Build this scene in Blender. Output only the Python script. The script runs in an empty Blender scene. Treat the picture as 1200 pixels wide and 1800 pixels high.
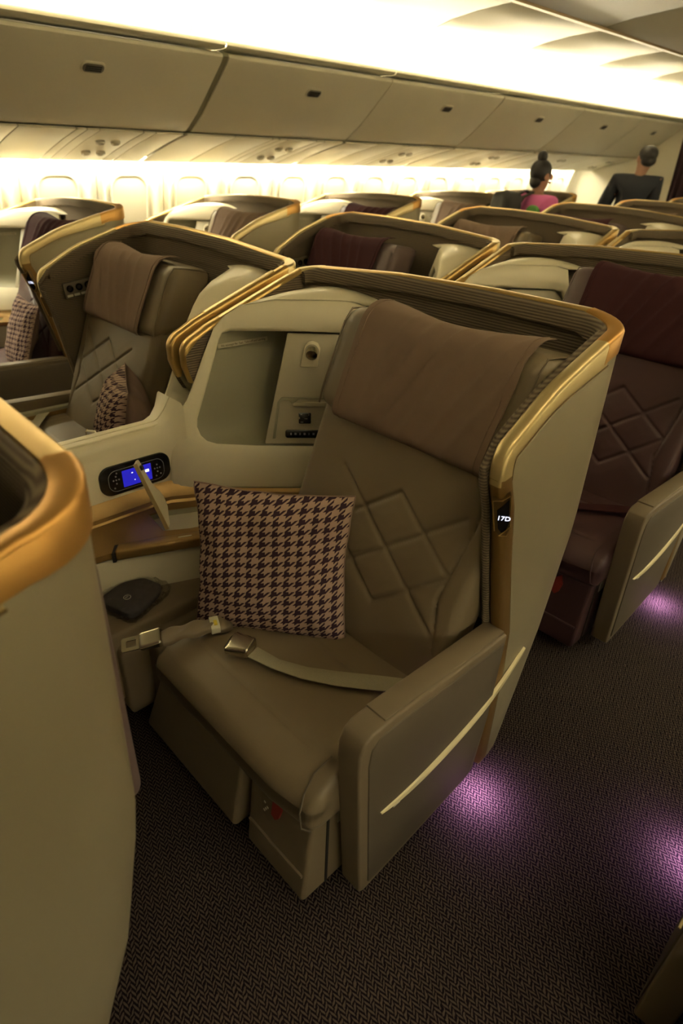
import bpy, bmesh, math, random
from mathutils import Vector, Matrix, noise
random.seed(7)
S = bpy.context.scene
COL = S.collection
# ------------------------------------------------------------------ camera, world, exposure
cd = bpy.data.cameras.new('camera'); camo = bpy.data.objects.new('camera', cd); COL.objects.link(camo)
cd.sensor_fit = 'VERTICAL'; cd.sensor_height = 36; cd.sensor_width = 24; cd.lens = 1074.7/1800*36
RX, RY, RZ = (0.69324444, 0.38977372, -0.60620837), (0.71972443, -0.33060744, 0.61048789), (0.03753514, -0.85952031, -0.50972144)
# image axes (right, down, forward) written in cabin axes
right = Vector((RX[0], RY[0], RZ[0])); down = Vector((RX[1], RY[1], RZ[1])); fwd = Vector((RX[2], RY[2], RZ[2]))
M3 = Matrix((right, -down, -fwd)).transposed()
camo.matrix_world = Matrix.Translation((0, 0, 1.58)) @ M3.to_4x4()
cd.clip_start = .02; cd.clip_end = 60
cd.dof.use_dof = True; cd.dof.focus_distance = 1.62; cd.dof.aperture_fstop = 3.0
S.camera = camo
W = bpy.data.worlds.new('world'); S.world = W; W.use_nodes = True
W.node_tree.nodes['Background'].inputs[0].default_value = (.5, .45, .3, 1)
W.node_tree.nodes['Background'].inputs[1].default_value = .02
S.view_settings.view_transform = 'Standard'; S.view_settings.look = 'None'
S.view_settings.exposure = 2.05; S.view_settings.gamma = 1; S.view_settings.use_curve_mapping = False
COVE_E, WALL_E = 9.8, 20.0
WARM = (1.0, .895, .64)

# ------------------------------------------------------------------ materials
MATS = {}
def nodes_of(m):
    m.use_nodes = True
    return m.node_tree, m.node_tree.nodes, m.node_tree.links, m.node_tree.nodes['Principled BSDF']
def mat(name, col, rough=.5, metal=0, noise_s=0, noise_a=0, bump=0, bump_s=200, emit=None, es=0, spec=.5, trans=0, alpha=1):
    if name in MATS: return MATS[name]
    m = bpy.data.materials.new(name); t, n, l, b = nodes_of(m)
    b.inputs['Base Color'].default_value = (*col, 1); b.inputs['Roughness'].default_value = rough
    b.inputs['Metallic'].default_value = metal; b.inputs['Specular IOR Level'].default_value = spec
    if trans: b.inputs['Transmission Weight'].default_value = trans
    if alpha < 1: b.inputs['Alpha'].default_value = alpha
    if emit: b.inputs['Emission Color'].default_value = (*emit, 1); b.inputs['Emission Strength'].default_value = es
    tc = n.new('ShaderNodeTexCoord')
    if noise_a:
        nz = n.new('ShaderNodeTexNoise'); nz.inputs['Scale'].default_value = noise_s; nz.inputs['Detail'].default_value = 4
        l.new(tc.outputs['Object'], nz.inputs['Vector'])
        mx = n.new('ShaderNodeMix'); mx.data_type = 'RGBA'
        mx.inputs[6].default_value = (*[c*(1-noise_a) for c in col], 1); mx.inputs[7].default_value = (*[min(1, c*(1+noise_a)) for c in col], 1)
        l.new(nz.outputs['Fac'], mx.inputs[0]); l.new(mx.outputs[2], b.inputs['Base Color'])
    if bump:
        nb = n.new('ShaderNodeTexNoise'); nb.inputs['Scale'].default_value = bump_s; nb.inputs['Detail'].default_value = 3
        l.new(tc.outputs['Object'], nb.inputs['Vector'])
        bp = n.new('ShaderNodeBump'); bp.inputs['Strength'].default_value = bump; bp.inputs['Distance'].default_value = .002
        l.new(nb.outputs['Fac'], bp.inputs['Height']); l.new(bp.outputs['Normal'], b.inputs['Normal'])
    MATS[name] = m; return m
def mth(n, l, op, a, b=None):
    x = n.new('ShaderNodeMath'); x.operation = op
    for i, v in enumerate((a, b)):
        if v is None: continue
        if isinstance(v, (int, float)): x.inputs[i].default_value = v
        else: l.new(v, x.inputs[i])
    return x.outputs[0]
def carpet_mat():
    m = bpy.data.materials.new('carpet'); t, n, l, b = nodes_of(m)
    tc = n.new('ShaderNodeTexCoord'); mp = n.new('ShaderNodeMapping')
    mp.inputs['Rotation'].default_value = (0, 0, math.radians(20)); l.new(tc.outputs['Object'], mp.inputs[0])
    nz = n.new('ShaderNodeTexNoise'); nz.inputs['Scale'].default_value = 60; l.new(mp.outputs[0], nz.inputs['Vector'])
    sp = n.new('ShaderNodeSeparateXYZ'); l.new(mp.outputs[0], sp.inputs[0])
    jit = mth(n, l, 'MULTIPLY', mth(n, l, 'SUBTRACT', nz.outputs['Fac'], .5), .8)
    u = mth(n, l, 'ADD', mth(n, l, 'MULTIPLY', sp.outputs[0], 1/.0135), jit); v = mth(n, l, 'ADD', mth(n, l, 'MULTIPLY', sp.outputs[1], 1/.0095), jit)
    row = mth(n, l, 'FLOOR', v); par = mth(n, l, 'FLOORED_MODULO', row, 2)
    sg = mth(n, l, 'SUBTRACT', mth(n, l, 'MULTIPLY', par, 2), 1)
    bb = mth(n, l, 'SUBTRACT', mth(n, l, 'FRACT', v), .5)
    sh = mth(n, l, 'ADD', u, mth(n, l, 'ADD', mth(n, l, 'MULTIPLY', bb, mth(n, l, 'MULTIPLY', sg, .95)), mth(n, l, 'MULTIPLY', row, .5)))
    d = mth(n, l, 'ABSOLUTE', mth(n, l, 'SUBTRACT', mth(n, l, 'FRACT', sh), .5))
    ss = n.new('ShaderNodeMapRange'); ss.interpolation_type = 'SMOOTHSTEP'
    ss.inputs['From Min'].default_value = .17; ss.inputs['From Max'].default_value = .33; ss.inputs['To Min'].default_value = 1; ss.inputs['To Max'].default_value = 0
    d = mth(n, l, 'ADD', d, mth(n, l, 'MULTIPLY', mth(n, l, 'GREATER_THAN', mth(n, l, 'ABSOLUTE', bb), .42), .12))
    l.new(d, ss.inputs[0])
    mx = n.new('ShaderNodeMix'); mx.data_type = 'RGBA'; mx.inputs[6].default_value = (.010, .006, .008, 1); mx.inputs[7].default_value = (.078, .058, .045, 1)
    l.new(ss.outputs[0], mx.inputs[0]); l.new(mx.outputs[2], b.inputs['Base Color'])
    bp = n.new('ShaderNodeBump'); bp.inputs['Strength'].default_value = .6; bp.inputs['Distance'].default_value = .003
    l.new(ss.outputs[0], bp.inputs['Height']); l.new(bp.outputs['Normal'], b.inputs['Normal'])
    b.inputs['Roughness'].default_value = .95; b.inputs['Specular IOR Level'].default_value = .1
    MATS['carpet'] = m; return m
def houndstooth_mat():
    m = bpy.data.materials.new('houndstooth'); t, n, l, b = nodes_of(m)
    uv = n.new('ShaderNodeUVMap'); sp = n.new('ShaderNodeSeparateXYZ'); l.new(uv.outputs[0], sp.inputs[0])
    u = mth(n, l, 'MULTIPLY', sp.outputs[0], 13.0); v = mth(n, l, 'MULTIPLY', sp.outputs[1], 15.0)
    v = mth(n, l, 'ADD', v, mth(n, l, 'MULTIPLY', u, -.16))
    a = mth(n, l, 'FRACT', u); c = mth(n, l, 'FRACT', v)
    dw = mth(n, l, 'LESS_THAN', a, .46); df = mth(n, l, 'LESS_THAN', c, .46)
    tw = mth(n, l, 'LESS_THAN', mth(n, l, 'FRACT', mth(n, l, 'MULTIPLY', mth(n, l, 'ADD', a, mth(n, l, 'MULTIPLY', c, -1)), 2)), .5)
    k = mth(n, l, 'ADD', mth(n, l, 'MULTIPLY', tw, dw), mth(n, l, 'MULTIPLY', mth(n, l, 'SUBTRACT', 1, tw), df))
    mx = n.new('ShaderNodeMix'); mx.data_type = 'RGBA'; mx.inputs[6].default_value = (.44, .31, .245, 1); mx.inputs[7].default_value = (.045, .022, .035, 1)
    l.new(k, mx.inputs[0]); l.new(mx.outputs[2], b.inputs['Base Color'])
    b.inputs['Roughness'].default_value = .9; b.inputs['Specular IOR Level'].default_value = .15
    MATS['houndstooth'] = m; return m
def ribbed_mat():
    m = bpy.data.materials.new('ribbed_fabric'); t, n, l, b = nodes_of(m)
    tc = n.new('ShaderNodeTexCoord'); sp = n.new('ShaderNodeSeparateXYZ'); l.new(tc.outputs['Object'], sp.inputs[0])
    w = mth(n, l, 'SINE', mth(n, l, 'MULTIPLY', sp.outputs[2], 2*math.pi/.0075))
    f = mth(n, l, 'ADD', mth(n, l, 'MULTIPLY', w, .5), .5)
    mx = n.new('ShaderNodeMix'); mx.data_type = 'RGBA'; mx.inputs[6].default_value = (.085, .062, .042, 1); mx.inputs[7].default_value = (.20, .155, .10, 1)
    l.new(f, mx.inputs[0]); l.new(mx.outputs[2], b.inputs['Base Color'])
    bp = n.new('ShaderNodeBump'); bp.inputs['Strength'].default_value = .5; bp.inputs['Distance'].default_value = .002
    l.new(f, bp.inputs['Height']); l.new(bp.outputs['Normal'], b.inputs['Normal'])
    b.inputs['Roughness'].default_value = .9
    MATS['ribbed'] = m; return m
carpet_mat(); houndstooth_mat(); ribbed_mat()
mat('leather_beige', (.205, .158, .096), .44, noise_s=9, noise_a=.06, bump=.12, bump_s=260)
mat('leather_burgundy', (.072, .034, .036), .42, noise_s=9, noise_a=.08, bump=.12, bump_s=260)
mat('cover_beige', (.225, .155, .112), .85, noise_s=30, noise_a=.06, bump=.15, bump_s=500, spec=.2)
mat('cover_burgundy', (.055, .017, .020), .85, noise_s=30, noise_a=.06, bump=.15, bump_s=500, spec=.2)
mat('side_mauve', (.15, .105, .10), .5, noise_s=9, noise_a=.06, bump=.1, bump_s=260)
mat('taupe', (.185, .142, .088), .5, noise_s=12, noise_a=.05, bump=.1, bump_s=300)
mat('taupe_panel', (.120, .096, .064), .55, noise_s=12, noise_a=.05, bump=.1, bump_s=300)
mat('cream_strip', (.75, .66, .40), .3)
mat('champagne', (.39, .34, .225), .38, metal=.35, noise_s=6, noise_a=.03)
mat('gold', (.62, .42, .15), .33, metal=.75)
mat('orange_gold', (.66, .36, .10), .36, metal=.7)
mat('pale_gold', (.68, .54, .27), .33, metal=.6)
mat('bronze', (.30, .185, .065), .38, metal=.6, noise_s=150, noise_a=.06)
mat('brown_trim', (.16, .10, .04), .4, metal=.5)
mat('cream', (.78, .71, .52), .36, noise_s=5, noise_a=.02, bump=.05, bump_s=300)
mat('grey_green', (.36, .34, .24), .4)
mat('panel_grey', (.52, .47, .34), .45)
mat('black', (.008, .008, .009), .22)
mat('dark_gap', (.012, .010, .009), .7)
mat('screen_blue', (.01, .01, .06), .2, emit=(.03, .025, .7), es=.16)
mat('glyph_white', (.8, .8, .9), .3, emit=(.75, .78, 1), es=.5)
mat('glyph_grey', (.32, .32, .34), .4)
mat('glyph_pink', (.8, .5, .8), .3, emit=(.9, .45, .85), es=.35)
mat('placard', (.58, .54, .42), .5)
mat('chrome', (.62, .58, .46), .22, metal=1)
mat('belt', (.33, .295, .20), .7, noise_s=400, noise_a=.2)
mat('mauve_cloth', (.24, .165, .135), .9, noise_s=40, noise_a=.05, spec=.15)
mat('label_white', (.6, .57, .42), .6)
mat('label_yellow', (.65, .5, .05), .6)
mat('red', (.28, .03, .02), .7)
mat('kit_cloth', (.045, .036, .038), .7, noise_s=60, noise_a=.2)
mat('bin_white', (.64, .59, .45), .42, noise_s=4, noise_a=.03)
mat('bin_gap', (.20, .185, .115), .6)
mat('wall_white', (.72, .68, .54), .5)
mat('shade_white', (.60, .56, .44), .55)
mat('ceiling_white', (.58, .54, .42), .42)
mat('ceiling_shaded', (.33, .30, .22), .4)  # weaker light at the ceiling's middle, put into its colour
mat('latch_grey', (.12, .105, .08), .4)
mat('curtain', (.035, .012, .016), .9)
mat('skin', (.36, .19, .12), .55)
mat('hair', (.012, .009, .008), .5)
mat('pink', (.72, .16, .42), .85); mat('green', (.15, .38, .10), .85)
mat('navy', (.018, .020, .028), .8); mat('shirt', (.7, .68, .6), .8)
mat('bag_black', (.02, .018, .016), .6)
mat('lens', (.6, .56, .45), .15, spec=.8)
mat('led_cove', (1, 1, 1), .5, emit=WARM, es=COVE_E)
mat('led_wall', (1, 1, 1), .5, emit=(1, .915, .67), es=WALL_E)
mat('led_cove_near', (1, 1, 1), .5, emit=WARM, es=COVE_E*.85)
mat('led_wall_near', (1, 1, 1), .5, emit=(1, .915, .67), es=WALL_E*.80)
mat('led_purple', (.6, .3, .8), .5, emit=(.85, .45, 1), es=3)
mw = mat('plastic_wrap', (.9, .9, .9), .05, trans=1, alpha=.30)

# ------------------------------------------------------------------ mesh helpers
BASE = Vector((-1.0, 1.0, 0))          # a seat's root in the first seat's own coordinates
def raw(name, V, F, m=None, smooth=True, ang=35, bevel=0, seg=2, uvs=None, mats=None, midx=None):
    me = bpy.data.meshes.new(name); me.from_pydata([tuple(v) for v in V], [], F)
    bm = bmesh.new(); bm.from_mesh(me)
    if bevel:
        ed = [e for e in bm.edges if e.is_manifold and e.calc_face_angle(0) > .5]
        bmesh.ops.bevel(bm, geom=ed, offset=bevel, segments=seg, profile=.5, affect='EDGES', clamp_overlap=True)
    bmesh.ops.recalc_face_normals(bm, faces=bm.faces[:])
    bm.to_mesh(me); bm.free()
    if uvs and not bevel:
        ul = me.uv_layers.new(name='UVMap')
        for lp in me.loops: ul.data[lp.index].uv = uvs[lp.vertex_index]
    if mats:
        for x in mats: me.materials.append(MATS[x])
        if midx:
            for i, p in enumerate(me.polygons): p.material_index = midx[i]
    elif m: me.materials.append(MATS[m])
    if smooth:
        me.polygons.foreach_set('use_smooth', [True]*len(me.polygons)); me.set_sharp_from_angle(angle=math.radians(ang))
    me.update(); return me
def link(name, me, parent=None):
    o = bpy.data.objects.new(name, me); COL.objects.link(o)
    if parent is not None: o.parent = parent
    return o
def tag(o, label=None, cat=None, group=None, kind=None):
    for k, v in (('label', label), ('category', cat), ('group', group), ('kind', kind)):
        if v: o[k] = v
    return o
def empty(name, loc=(0, 0, 0), rz=0):
    o = bpy.data.objects.new(name, None); COL.objects.link(o); o.location = loc; o.rotation_euler = (0, 0, rz); o.empty_display_size = .1; return o
def boxVF(lo, hi):
    x0, y0, z0 = lo; x1, y1, z1 = hi
    V = [(x0,y0,z0),(x1,y0,z0),(x1,y1,z0),(x0,y1,z0),(x0,y0,z1),(x1,y0,z1),(x1,y1,z1),(x0,y1,z1)]
    return V, [(0,3,2,1),(4,5,6,7),(0,1,5,4),(1,2,6,5),(2,3,7,6),(3,0,4,7)]
def prism(poly, f0, f1):
    """closed polygon of 2D points, f0 / f1 map a 2D point to the two 3D faces"""
    n = len(poly); V = [f0(p) for p in poly]+[f1(p) for p in poly]
    return V, [tuple(range(n))[::-1], tuple(range(n, 2*n))]+[(i, (i+1) % n, n+(i+1) % n, n+i) for i in range(n)]
def loft(rings, closed=True, caps=True):
    n = len(rings[0]); V = [p for r in rings for p in r]; F = []
    for k in range(len(rings)-1):
        for i in range(n if closed else n-1):
            j = (i+1) % n; F.append((k*n+i, k*n+j, (k+1)*n+j, (k+1)*n+i))
    if caps and closed: F.append(tuple(range(n))[::-1]); F.append(tuple(range((len(rings)-1)*n, len(rings)*n)))
    return V, F
def tubeVF(path, r, n=10):
    P = [Vector(p) for p in path]; rings = []
    for i, p in enumerate(P):
        d = (P[min(i+1, len(P)-1)]-P[max(i-1, 0)]).normalized()
        a = d.cross(Vector((0, 0, 1)) if abs(d.z) < .9 else Vector((1, 0, 0))).normalized(); b = d.cross(a)
        rr = r(i/(len(P)-1)) if callable(r) else r
        rings.append([p+a*math.cos(2*math.pi*k/n)*rr+b*math.sin(2*math.pi*k/n)*rr for k in range(n)])
    return loft(rings)
def ribbonVF(path, wid, wdir, th):
    P = [Vector(p) for p in path]; rings = []
    for i, p in enumerate(P):
        d = (P[min(i+1, len(P)-1)]-P[max(i-1, 0)]).normalized(); w = Vector(wdir[i] if isinstance(wdir, list) else wdir); w = (w-d*w.dot(d)).normalized(); u = d.cross(w)
        rings.append([p+w*wid/2+u*th/2, p-w*wid/2+u*th/2, p-w*wid/2-u*th/2, p+w*wid/2-u*th/2])
    return loft(rings)
def merge(*parts):
    V, F = [], []
    for v, f in parts:
        o = len(V); V += list(v); F += [tuple(i+o for i in q) for q in f]
    return V, F
def softbox(c8, rad, n=(8, 8, 8), fn=None):
    """rounded box; c8 = corner function (s,t,r in -1..1 -> Vector); rad = relative radius per axis"""
    vi, V, F = {}, [], []
    def vert(p):
        k = tuple(round(x, 5) for x in p)
        if k in vi: return vi[k]
        q = Vector(p); inn = Vector([max(-1+rad[i], min(1-rad[i], q[i])) for i in range(3)])
        dl = Vector([(q[i]-inn[i])/rad[i] for i in range(3)])
        if dl.length > 1e-6:
            m_ = max(abs(x) for x in dl); dl = dl*(m_/dl.length)
        r = Vector([inn[i]+dl[i]*rad[i] for i in range(3)])
        w = c8(*r)
        if fn: w = fn(Vector(p), r, w)
        vi[k] = len(V); V.append(w); return vi[k]
    def lin(N, a): # denser near edges
        L = []
        for i in range(N+1):
            x = -1+2*i/N; L.append(x)
        e = min(rad[a], .9)
        return sorted(set([round(x, 5) for x in L]+[round(s*(1-e*f), 5) for s in (-1, 1) for f in (.15, .4, .7, 1.0)]))
    ax = [lin(n[i], i) for i in range(3)]
    for a in range(3):
        b, c = (a+1) % 3, (a+2) % 3
        for sgn in (-1, 1):
            for i in range(len(ax[b])-1):
                for j in range(len(ax[c])-1):
                    q = []
                    for (ii, jj) in ((i, j), (i+1, j), (i+1, j+1), (i, j+1)):
                        p = [0, 0, 0]; p[a] = sgn; p[b] = ax[b][ii]; p[c] = ax[c][jj]; q.append(vert(p))
                    F.append(tuple(q) if sgn > 0 else tuple(q[::-1]))
    return V, F
def hexa(c):
    """c: dict of 8 corners keyed by sign tuple -> trilinear map"""
    C_ = {k: Vector(v) for k, v in c.items()}
    def f(s, t, r):
        o = Vector((0, 0, 0))
        for (a, b, d), p in C_.items(): o += p*((1+a*s)/2*(1+b*t)/2*(1+d*r)/2)
        return o
    return f
def aabox(lo, hi):
    lo, hi = Vector(lo), Vector(hi)
    return lambda s, t, r: Vector((lo.x+(hi.x-lo.x)*(s+1)/2, lo.y+(hi.y-lo.y)*(t+1)/2, lo.z+(hi.z-lo.z)*(r+1)/2))
def rr(w, h, r, n=5):
    P = []
    for cx, cy, a0 in ((w/2-r, h/2-r, 0), (-w/2+r, h/2-r, 90), (-w/2+r, -h/2+r, 180), (w/2-r, -h/2+r, 270)):
        for k in range(n+1):
            a = math.radians(a0+90*k/n); P.append((cx+r*math.cos(a), cy+r*math.sin(a)))
    return P
def interp(tab, x):
    if x <= tab[0][0]: return tab[0][1]
    for (a, b), (c, d) in zip(tab, tab[1:]):
        if x <= c:
            return b+(d-b)*(x-a)/(c-a)
    return tab[-1][1]
def text_mesh(txt, size, mtx, m, ext=.0005):
    cu = bpy.data.curves.new('lettering', 'FONT'); cu.body = txt; cu.size = size; cu.extrude = ext; cu.align_x = 'CENTER'; cu.align_y = 'CENTER'
    ob = bpy.data.objects.new('lettering', cu); COL.objects.link(ob)
    bpy.context.view_layer.update()
    me = bpy.data.meshes.new_from_object(ob.evaluated_get(bpy.context.evaluated_depsgraph_get()))
    bpy.data.objects.remove(ob); bpy.data.curves.remove(cu)
    me.transform(mtx); me.materials.clear(); me.materials.append(MATS[m]); return me
def frame_mtx(o, ex, ey):
    ex = Vector(ex).normalized(); ey = Vector(ey); ey = (ey-ex*ey.dot(ex)).normalized(); ez = ex.cross(ey)
    M = Matrix((ex, ey, ez)).transposed().to_4x4(); M.translation = Vector(o); return M

# ------------------------------------------------------------------ the cabin shell
XC = -1.74                      # cabin centre line
Y0, Y1 = -2.6, 9.3
def mx(x): return 2*XC-x
def strip_profile(prof, y0, y1, flip=False):
    P = [((mx(x) if flip else x), z) for x, z in prof]
    return [(x, y0, z) for x, z in P]+[(x, y1, z) for x, z in P], [(i, i+1, len(P)+i+1, len(P)+i) for i in range(len(P)-1)]
def solid_profile(prof, th, y0, y1, flip=False):
    """profile polyline given thickness th (to its left), extruded along y"""
    n = len(prof); out = []
    for i, (x, z) in enumerate(prof):
        a = prof[max(i-1, 0)]; b = prof[min(i+1, n-1)]; d = Vector((b[0]-a[0], b[1]-a[1])).normalized()
        out.append((x-d.y*th, z+d.x*th))
    poly = [((mx(x) if flip else x), z) for x, z in list(prof)+out[::-1]]
    return prism(poly, lambda p: (p[0], y0, p[1]), lambda p: (p[0], y1, p[1]))
def structure(name, me, parent=None):
    o = link(name, me, parent)
    if parent is None: o['kind'] = 'structure'
    return o
V, F = boxVF((mx(-4.9)+.0, Y0, -.06), (-4.9, Y1, 0)); structure('floor', raw('floor', V, F, 'carpet', smooth=False))
# sidewalls with dished window reveals, one panel per window
PW = .525
def wall_profile_x(z):          # fuselage curve (starboard)
    return interp([(0, -4.70), (.35, -4.77), (.8, -4.79), (1.1, -4.77), (1.48, -4.70), (1.6, -4.66)], z)
def wall_panel_mesh(flip):
    V, F = [], []; ny, nz = 26, 34
    for i in range(ny+1):
        for j in range(nz+1):
            y = -PW/2+.0015+(PW-.003)*i/ny; z = .02+1.52*j/nz
            dx, dz = abs(y)-.135, abs(z-1.17)-.19
            sd = math.hypot(max(dx, 0), max(dz, 0))+min(max(dx, dz), 0)-.06
            dep = .045*max(0, min(1, (.0-sd)/.05+.5)); dep = dep*dep*(3*.045-2*dep)/(.045**2)
            edge = .010*max(0, 1-(PW/2-abs(y))/.008)
            x = wall_profile_x(z)-dep-edge
            V.append(((mx(x) if flip else x), y, z))
    for i in range(ny):
        for j in range(nz):
            a = i*(nz+1)+j; F.append((a, a+1, a+nz+2, a+nz+1))
    return raw('panel', V, F, 'wall_white', ang=60)
def shade_mesh(flip):
    P = rr(.27, .37, .09); f0 = lambda p: ((mx(wall_profile_x(1.17+p[1])-.038) if flip else wall_profile_x(1.17+p[1])-.038), p[0], 1.17+p[1])
    f1 = lambda p: ((mx(wall_profile_x(1.17+p[1])-.06) if flip else wall_profile_x(1.17+p[1])-.06), p[0], 1.17+p[1])
    V, F = prism(P, f0, f1); return raw('shade', V, F, 'shade_white')
def bezel_mesh(flip):
    rings = []
    for (dw, off) in ((.012, .036), (.004, .028), (-.006, .030), (-.006, .05)):
        rings.append([((mx(wall_profile_x(1.17+q)-off) if flip else wall_profile_x(1.17+q)-off), p, 1.17+q) for p, q in rr(.28+2*dw, .38+2*dw, .09+dw)])
    V, F = loft(rings, True, False); return raw('bezel', V, F, 'wall_white')
wn = 1
for side, flip in (('left', False), ('right', True)):
    w = solid_profile([(-4.84, 0), (-4.9, .6), (-4.88, 1.2), (-4.80, 1.62)], .05, Y0, Y1, flip)
    wall = structure('wall_'+side, raw('wall', *w, 'wall_white'))
    pm, sm, bz = wall_panel_mesh(flip), shade_mesh(flip), bezel_mesh(flip)
    y = 2.43-PW*9
    while y < Y1-.25:
        if y > Y0+.3 and (not flip or y > -1.0):
            o = link('panel', pm, wall); o.location = (0, y, 0)
            wd = empty('window_%d' % wn, (0, y, 0)); wd['kind'] = 'structure'; wn += 1
            link('shade', sm, wd); link('bezel', bz, wd)
        y += PW
# ceiling: cove, outer panels, centre panels
cove = [(-3.86, 2.06), (-3.86, 2.14), (-3.80, 2.23), (-3.68, 2.29), (-3.50, 2.322), (-3.30, 2.322)]
outer = [(-3.285, 2.302), (-3.15, 2.335), (-2.95, 2.362), (-2.66, 2.385)]
inner = [(-2.60, 2.372), (-2.4, 2.41), (-2.1, 2.44), (XC, 2.45), (mx(-2.1), 2.44), (mx(-2.4), 2.41), (mx(-2.60), 2.372)]
top = solid_profile([(-3.95, 2.0), (-3.95, 2.4), (-3.4, 2.5), (mx(-3.4), 2.5), (mx(-3.95), 2.4), (mx(-3.95), 2.0)], .04, Y0, Y1)
ceil_o = structure('ceiling', raw('ceiling', *top, 'ceiling_shaded'))
BINJ = [-1.77, -.36, 1.05, 2.46, 3.87, 5.28, 6.69, 8.10, Y1]
for flip in (False, True):
    for a, b in zip([Y0]+BINJ, BINJ):
        g = .004
        link('cove_panel', raw('cove_panel', *solid_profile(cove, -.012, a+g, b-g, flip), 'ceiling_white'), ceil_o)
    for a, b in zip([Y0]+BINJ, BINJ):
        link('cove_lip', raw('cove_lip', *solid_profile([(-3.80, 2.036), (-3.545, 2.036), (-3.507, 2.040), (-3.494, 2.052), (-3.500, 2.066), (-3.53, 2.076)], .008, a+.004, b-.004, flip), 'ceiling_white', ang=60), ceil_o)
    yy = [Y0, -.9, .35, 1.6, 2.75, 4.0, 5.15, 6.3, 7.45, Y1]
    for a, b in zip(yy, yy[1:]):
        link('ceiling_panel', raw('ceiling_panel', *solid_profile(outer, .015, a+.004, b-.004, flip), 'ceiling_white', bevel=.003), ceil_o)
    link('ceiling_rail', raw('ceiling_rail', *solid_profile([(-2.665, 2.366), (-2.60, 2.358)], .02, Y0, Y1, flip), 'brown_trim'), ceil_o)
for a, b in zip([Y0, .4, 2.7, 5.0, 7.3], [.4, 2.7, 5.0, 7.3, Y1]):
    link('ceiling_panel', raw('ceiling_panel', *solid_profile(inner, .015, a+.004, b-.004), 'ceiling_shaded', bevel=.003), ceil_o)
# overhead bins, service panels, light strips
BIN = [(-3.560, 2.026), (-3.528, 2.016), (-3.524, 2.000), (-3.545, 1.975), (-3.615, 1.915), (-3.72, 1.825), (-3.83, 1.735), (-3.93, 1.668), (-3.975, 1.642), (-4.05, 1.635)]
ordw = ['first', 'second', 'third', 'fourth', 'fifth', 'sixth', 'seventh', 'eighth', 'ninth']
def latch_mesh(flip):
    # recessed paddle: bezel plate + paddle, laid on the bin face near (-3.612,1.918)
    nrm = Vector((.65, 0, -.76)); up = Vector((.76, 0, .65))
    def at(p, off): 
        q = Vector((-3.640, 0, 1.893))+Vector((0, p[0], 0))+up*p[1]+nrm*off
        return (mx(q.x) if flip else q.x, q.y, q.z)
    a = raw('latch_bezel', *prism(rr(.13, .068, .028), lambda p: at(p, -.02), lambda p: at(p, .0075)), 'bin_white', bevel=.003)
    b = raw('latch_paddle', *prism(rr(.112, .052, .022), lambda p: at(p, -.01), lambda p: at(p, .0100)), 'latch_grey', bevel=.002)
    c = raw('latch_grip', *merge(*[prism(rr(.085, .006, .0025), lambda p, k=k: at((p[0], p[1]-.012+k*.012), .005), lambda p, k=k: at((p[0], p[1]-.012+k*.012), .0125)) for k in range(3)]), 'black')
    return a, b, c
BINLAB = {2: 'overhead bin leftmost in view, its grey latch above the burgundy window seat', 3: 'second overhead bin from the left, after the wide olive gap',
          4: 'third overhead bin from the left, above the middle of the cabin', 5: 'fourth overhead bin from the left, left of the woman with the bun',
          6: 'fifth overhead bin from the left, above the woman with the bun', 7: 'farthest overhead bin in view, above the man in the dark suit',
          0: 'overhead bin beside the camera, out of view', 1: 'overhead bin at the left frame edge'}
for flip in (False, True):
    la = latch_mesh(flip); nb = 0
    for i, (a, b) in enumerate(zip(BINJ, BINJ[1:])):
        if i == 0 or (flip and i not in (1, 2, 3)): continue
        g0 = .035 if i == 3 else .006
        r = empty('overhead_bin', ((mx(-3.8) if flip else -3.8), (a+b)/2, 1.64))
        if not flip: lab = BINLAB[i]
        else: lab = 'overhead bin on the near side of the cabin, %s of three' % ('first', 'second', 'third')[i-1]
        tag(r, lab, 'overhead bin', 'overhead bins')
        def child(nm, me): 
            o = link(nm, me, r); o.matrix_parent_inverse = Matrix.Translation(r.location).inverted(); return o
        V, F = solid_profile(BIN, -.02, a+g0, b-.006, flip); child('door', raw('door', V, F, 'bin_white', ang=40, bevel=.004))
        V, F = solid_profile([(-3.58, 2.0), (-3.9, 2.0), (-4.6, 1.9), (-4.62, 1.6), (-4.02, 1.62)], .015, a, b, flip); child('body', raw('body', V, F, 'bin_gap'))
        if i in (3,):
            V, F = solid_profile([(x-.004, z+.004) for x, z in BIN], -.012, a-.004, a+g0-.002, flip); child('spacer', raw('spacer', V, F, 'bin_gap'))
        lm = [child(n_, m_) for n_, m_ in zip(('latch', 'paddle', 'grip'), la)]
        yl = {2: 1.735, 3: 3.235, 4: 4.66, 5: 6.07}.get(i, (a+b)/2)
        for o in lm: o.location = (0, yl, 0)
        for o in lm[1:]:
            o.parent = lm[0]; o.location = (0, 0, 0); o.matrix_parent_inverse = Matrix()
PSU = [(-3.99, 1.622), (-4.2, 1.572), (-4.42, 1.512), (-4.60, 1.458), (-4.625, 1.452)]
tn = 1
def on_psu(f): # fraction along the service panel -> x,z
    k = f*(len(PSU)-2); i = int(min(k, len(PSU)-3)); q = k-i
    return (PSU[i][0]+(PSU[i+1][0]-PSU[i][0])*q, PSU[i][1]+(PSU[i+1][1]-PSU[i][1])*q)
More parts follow.
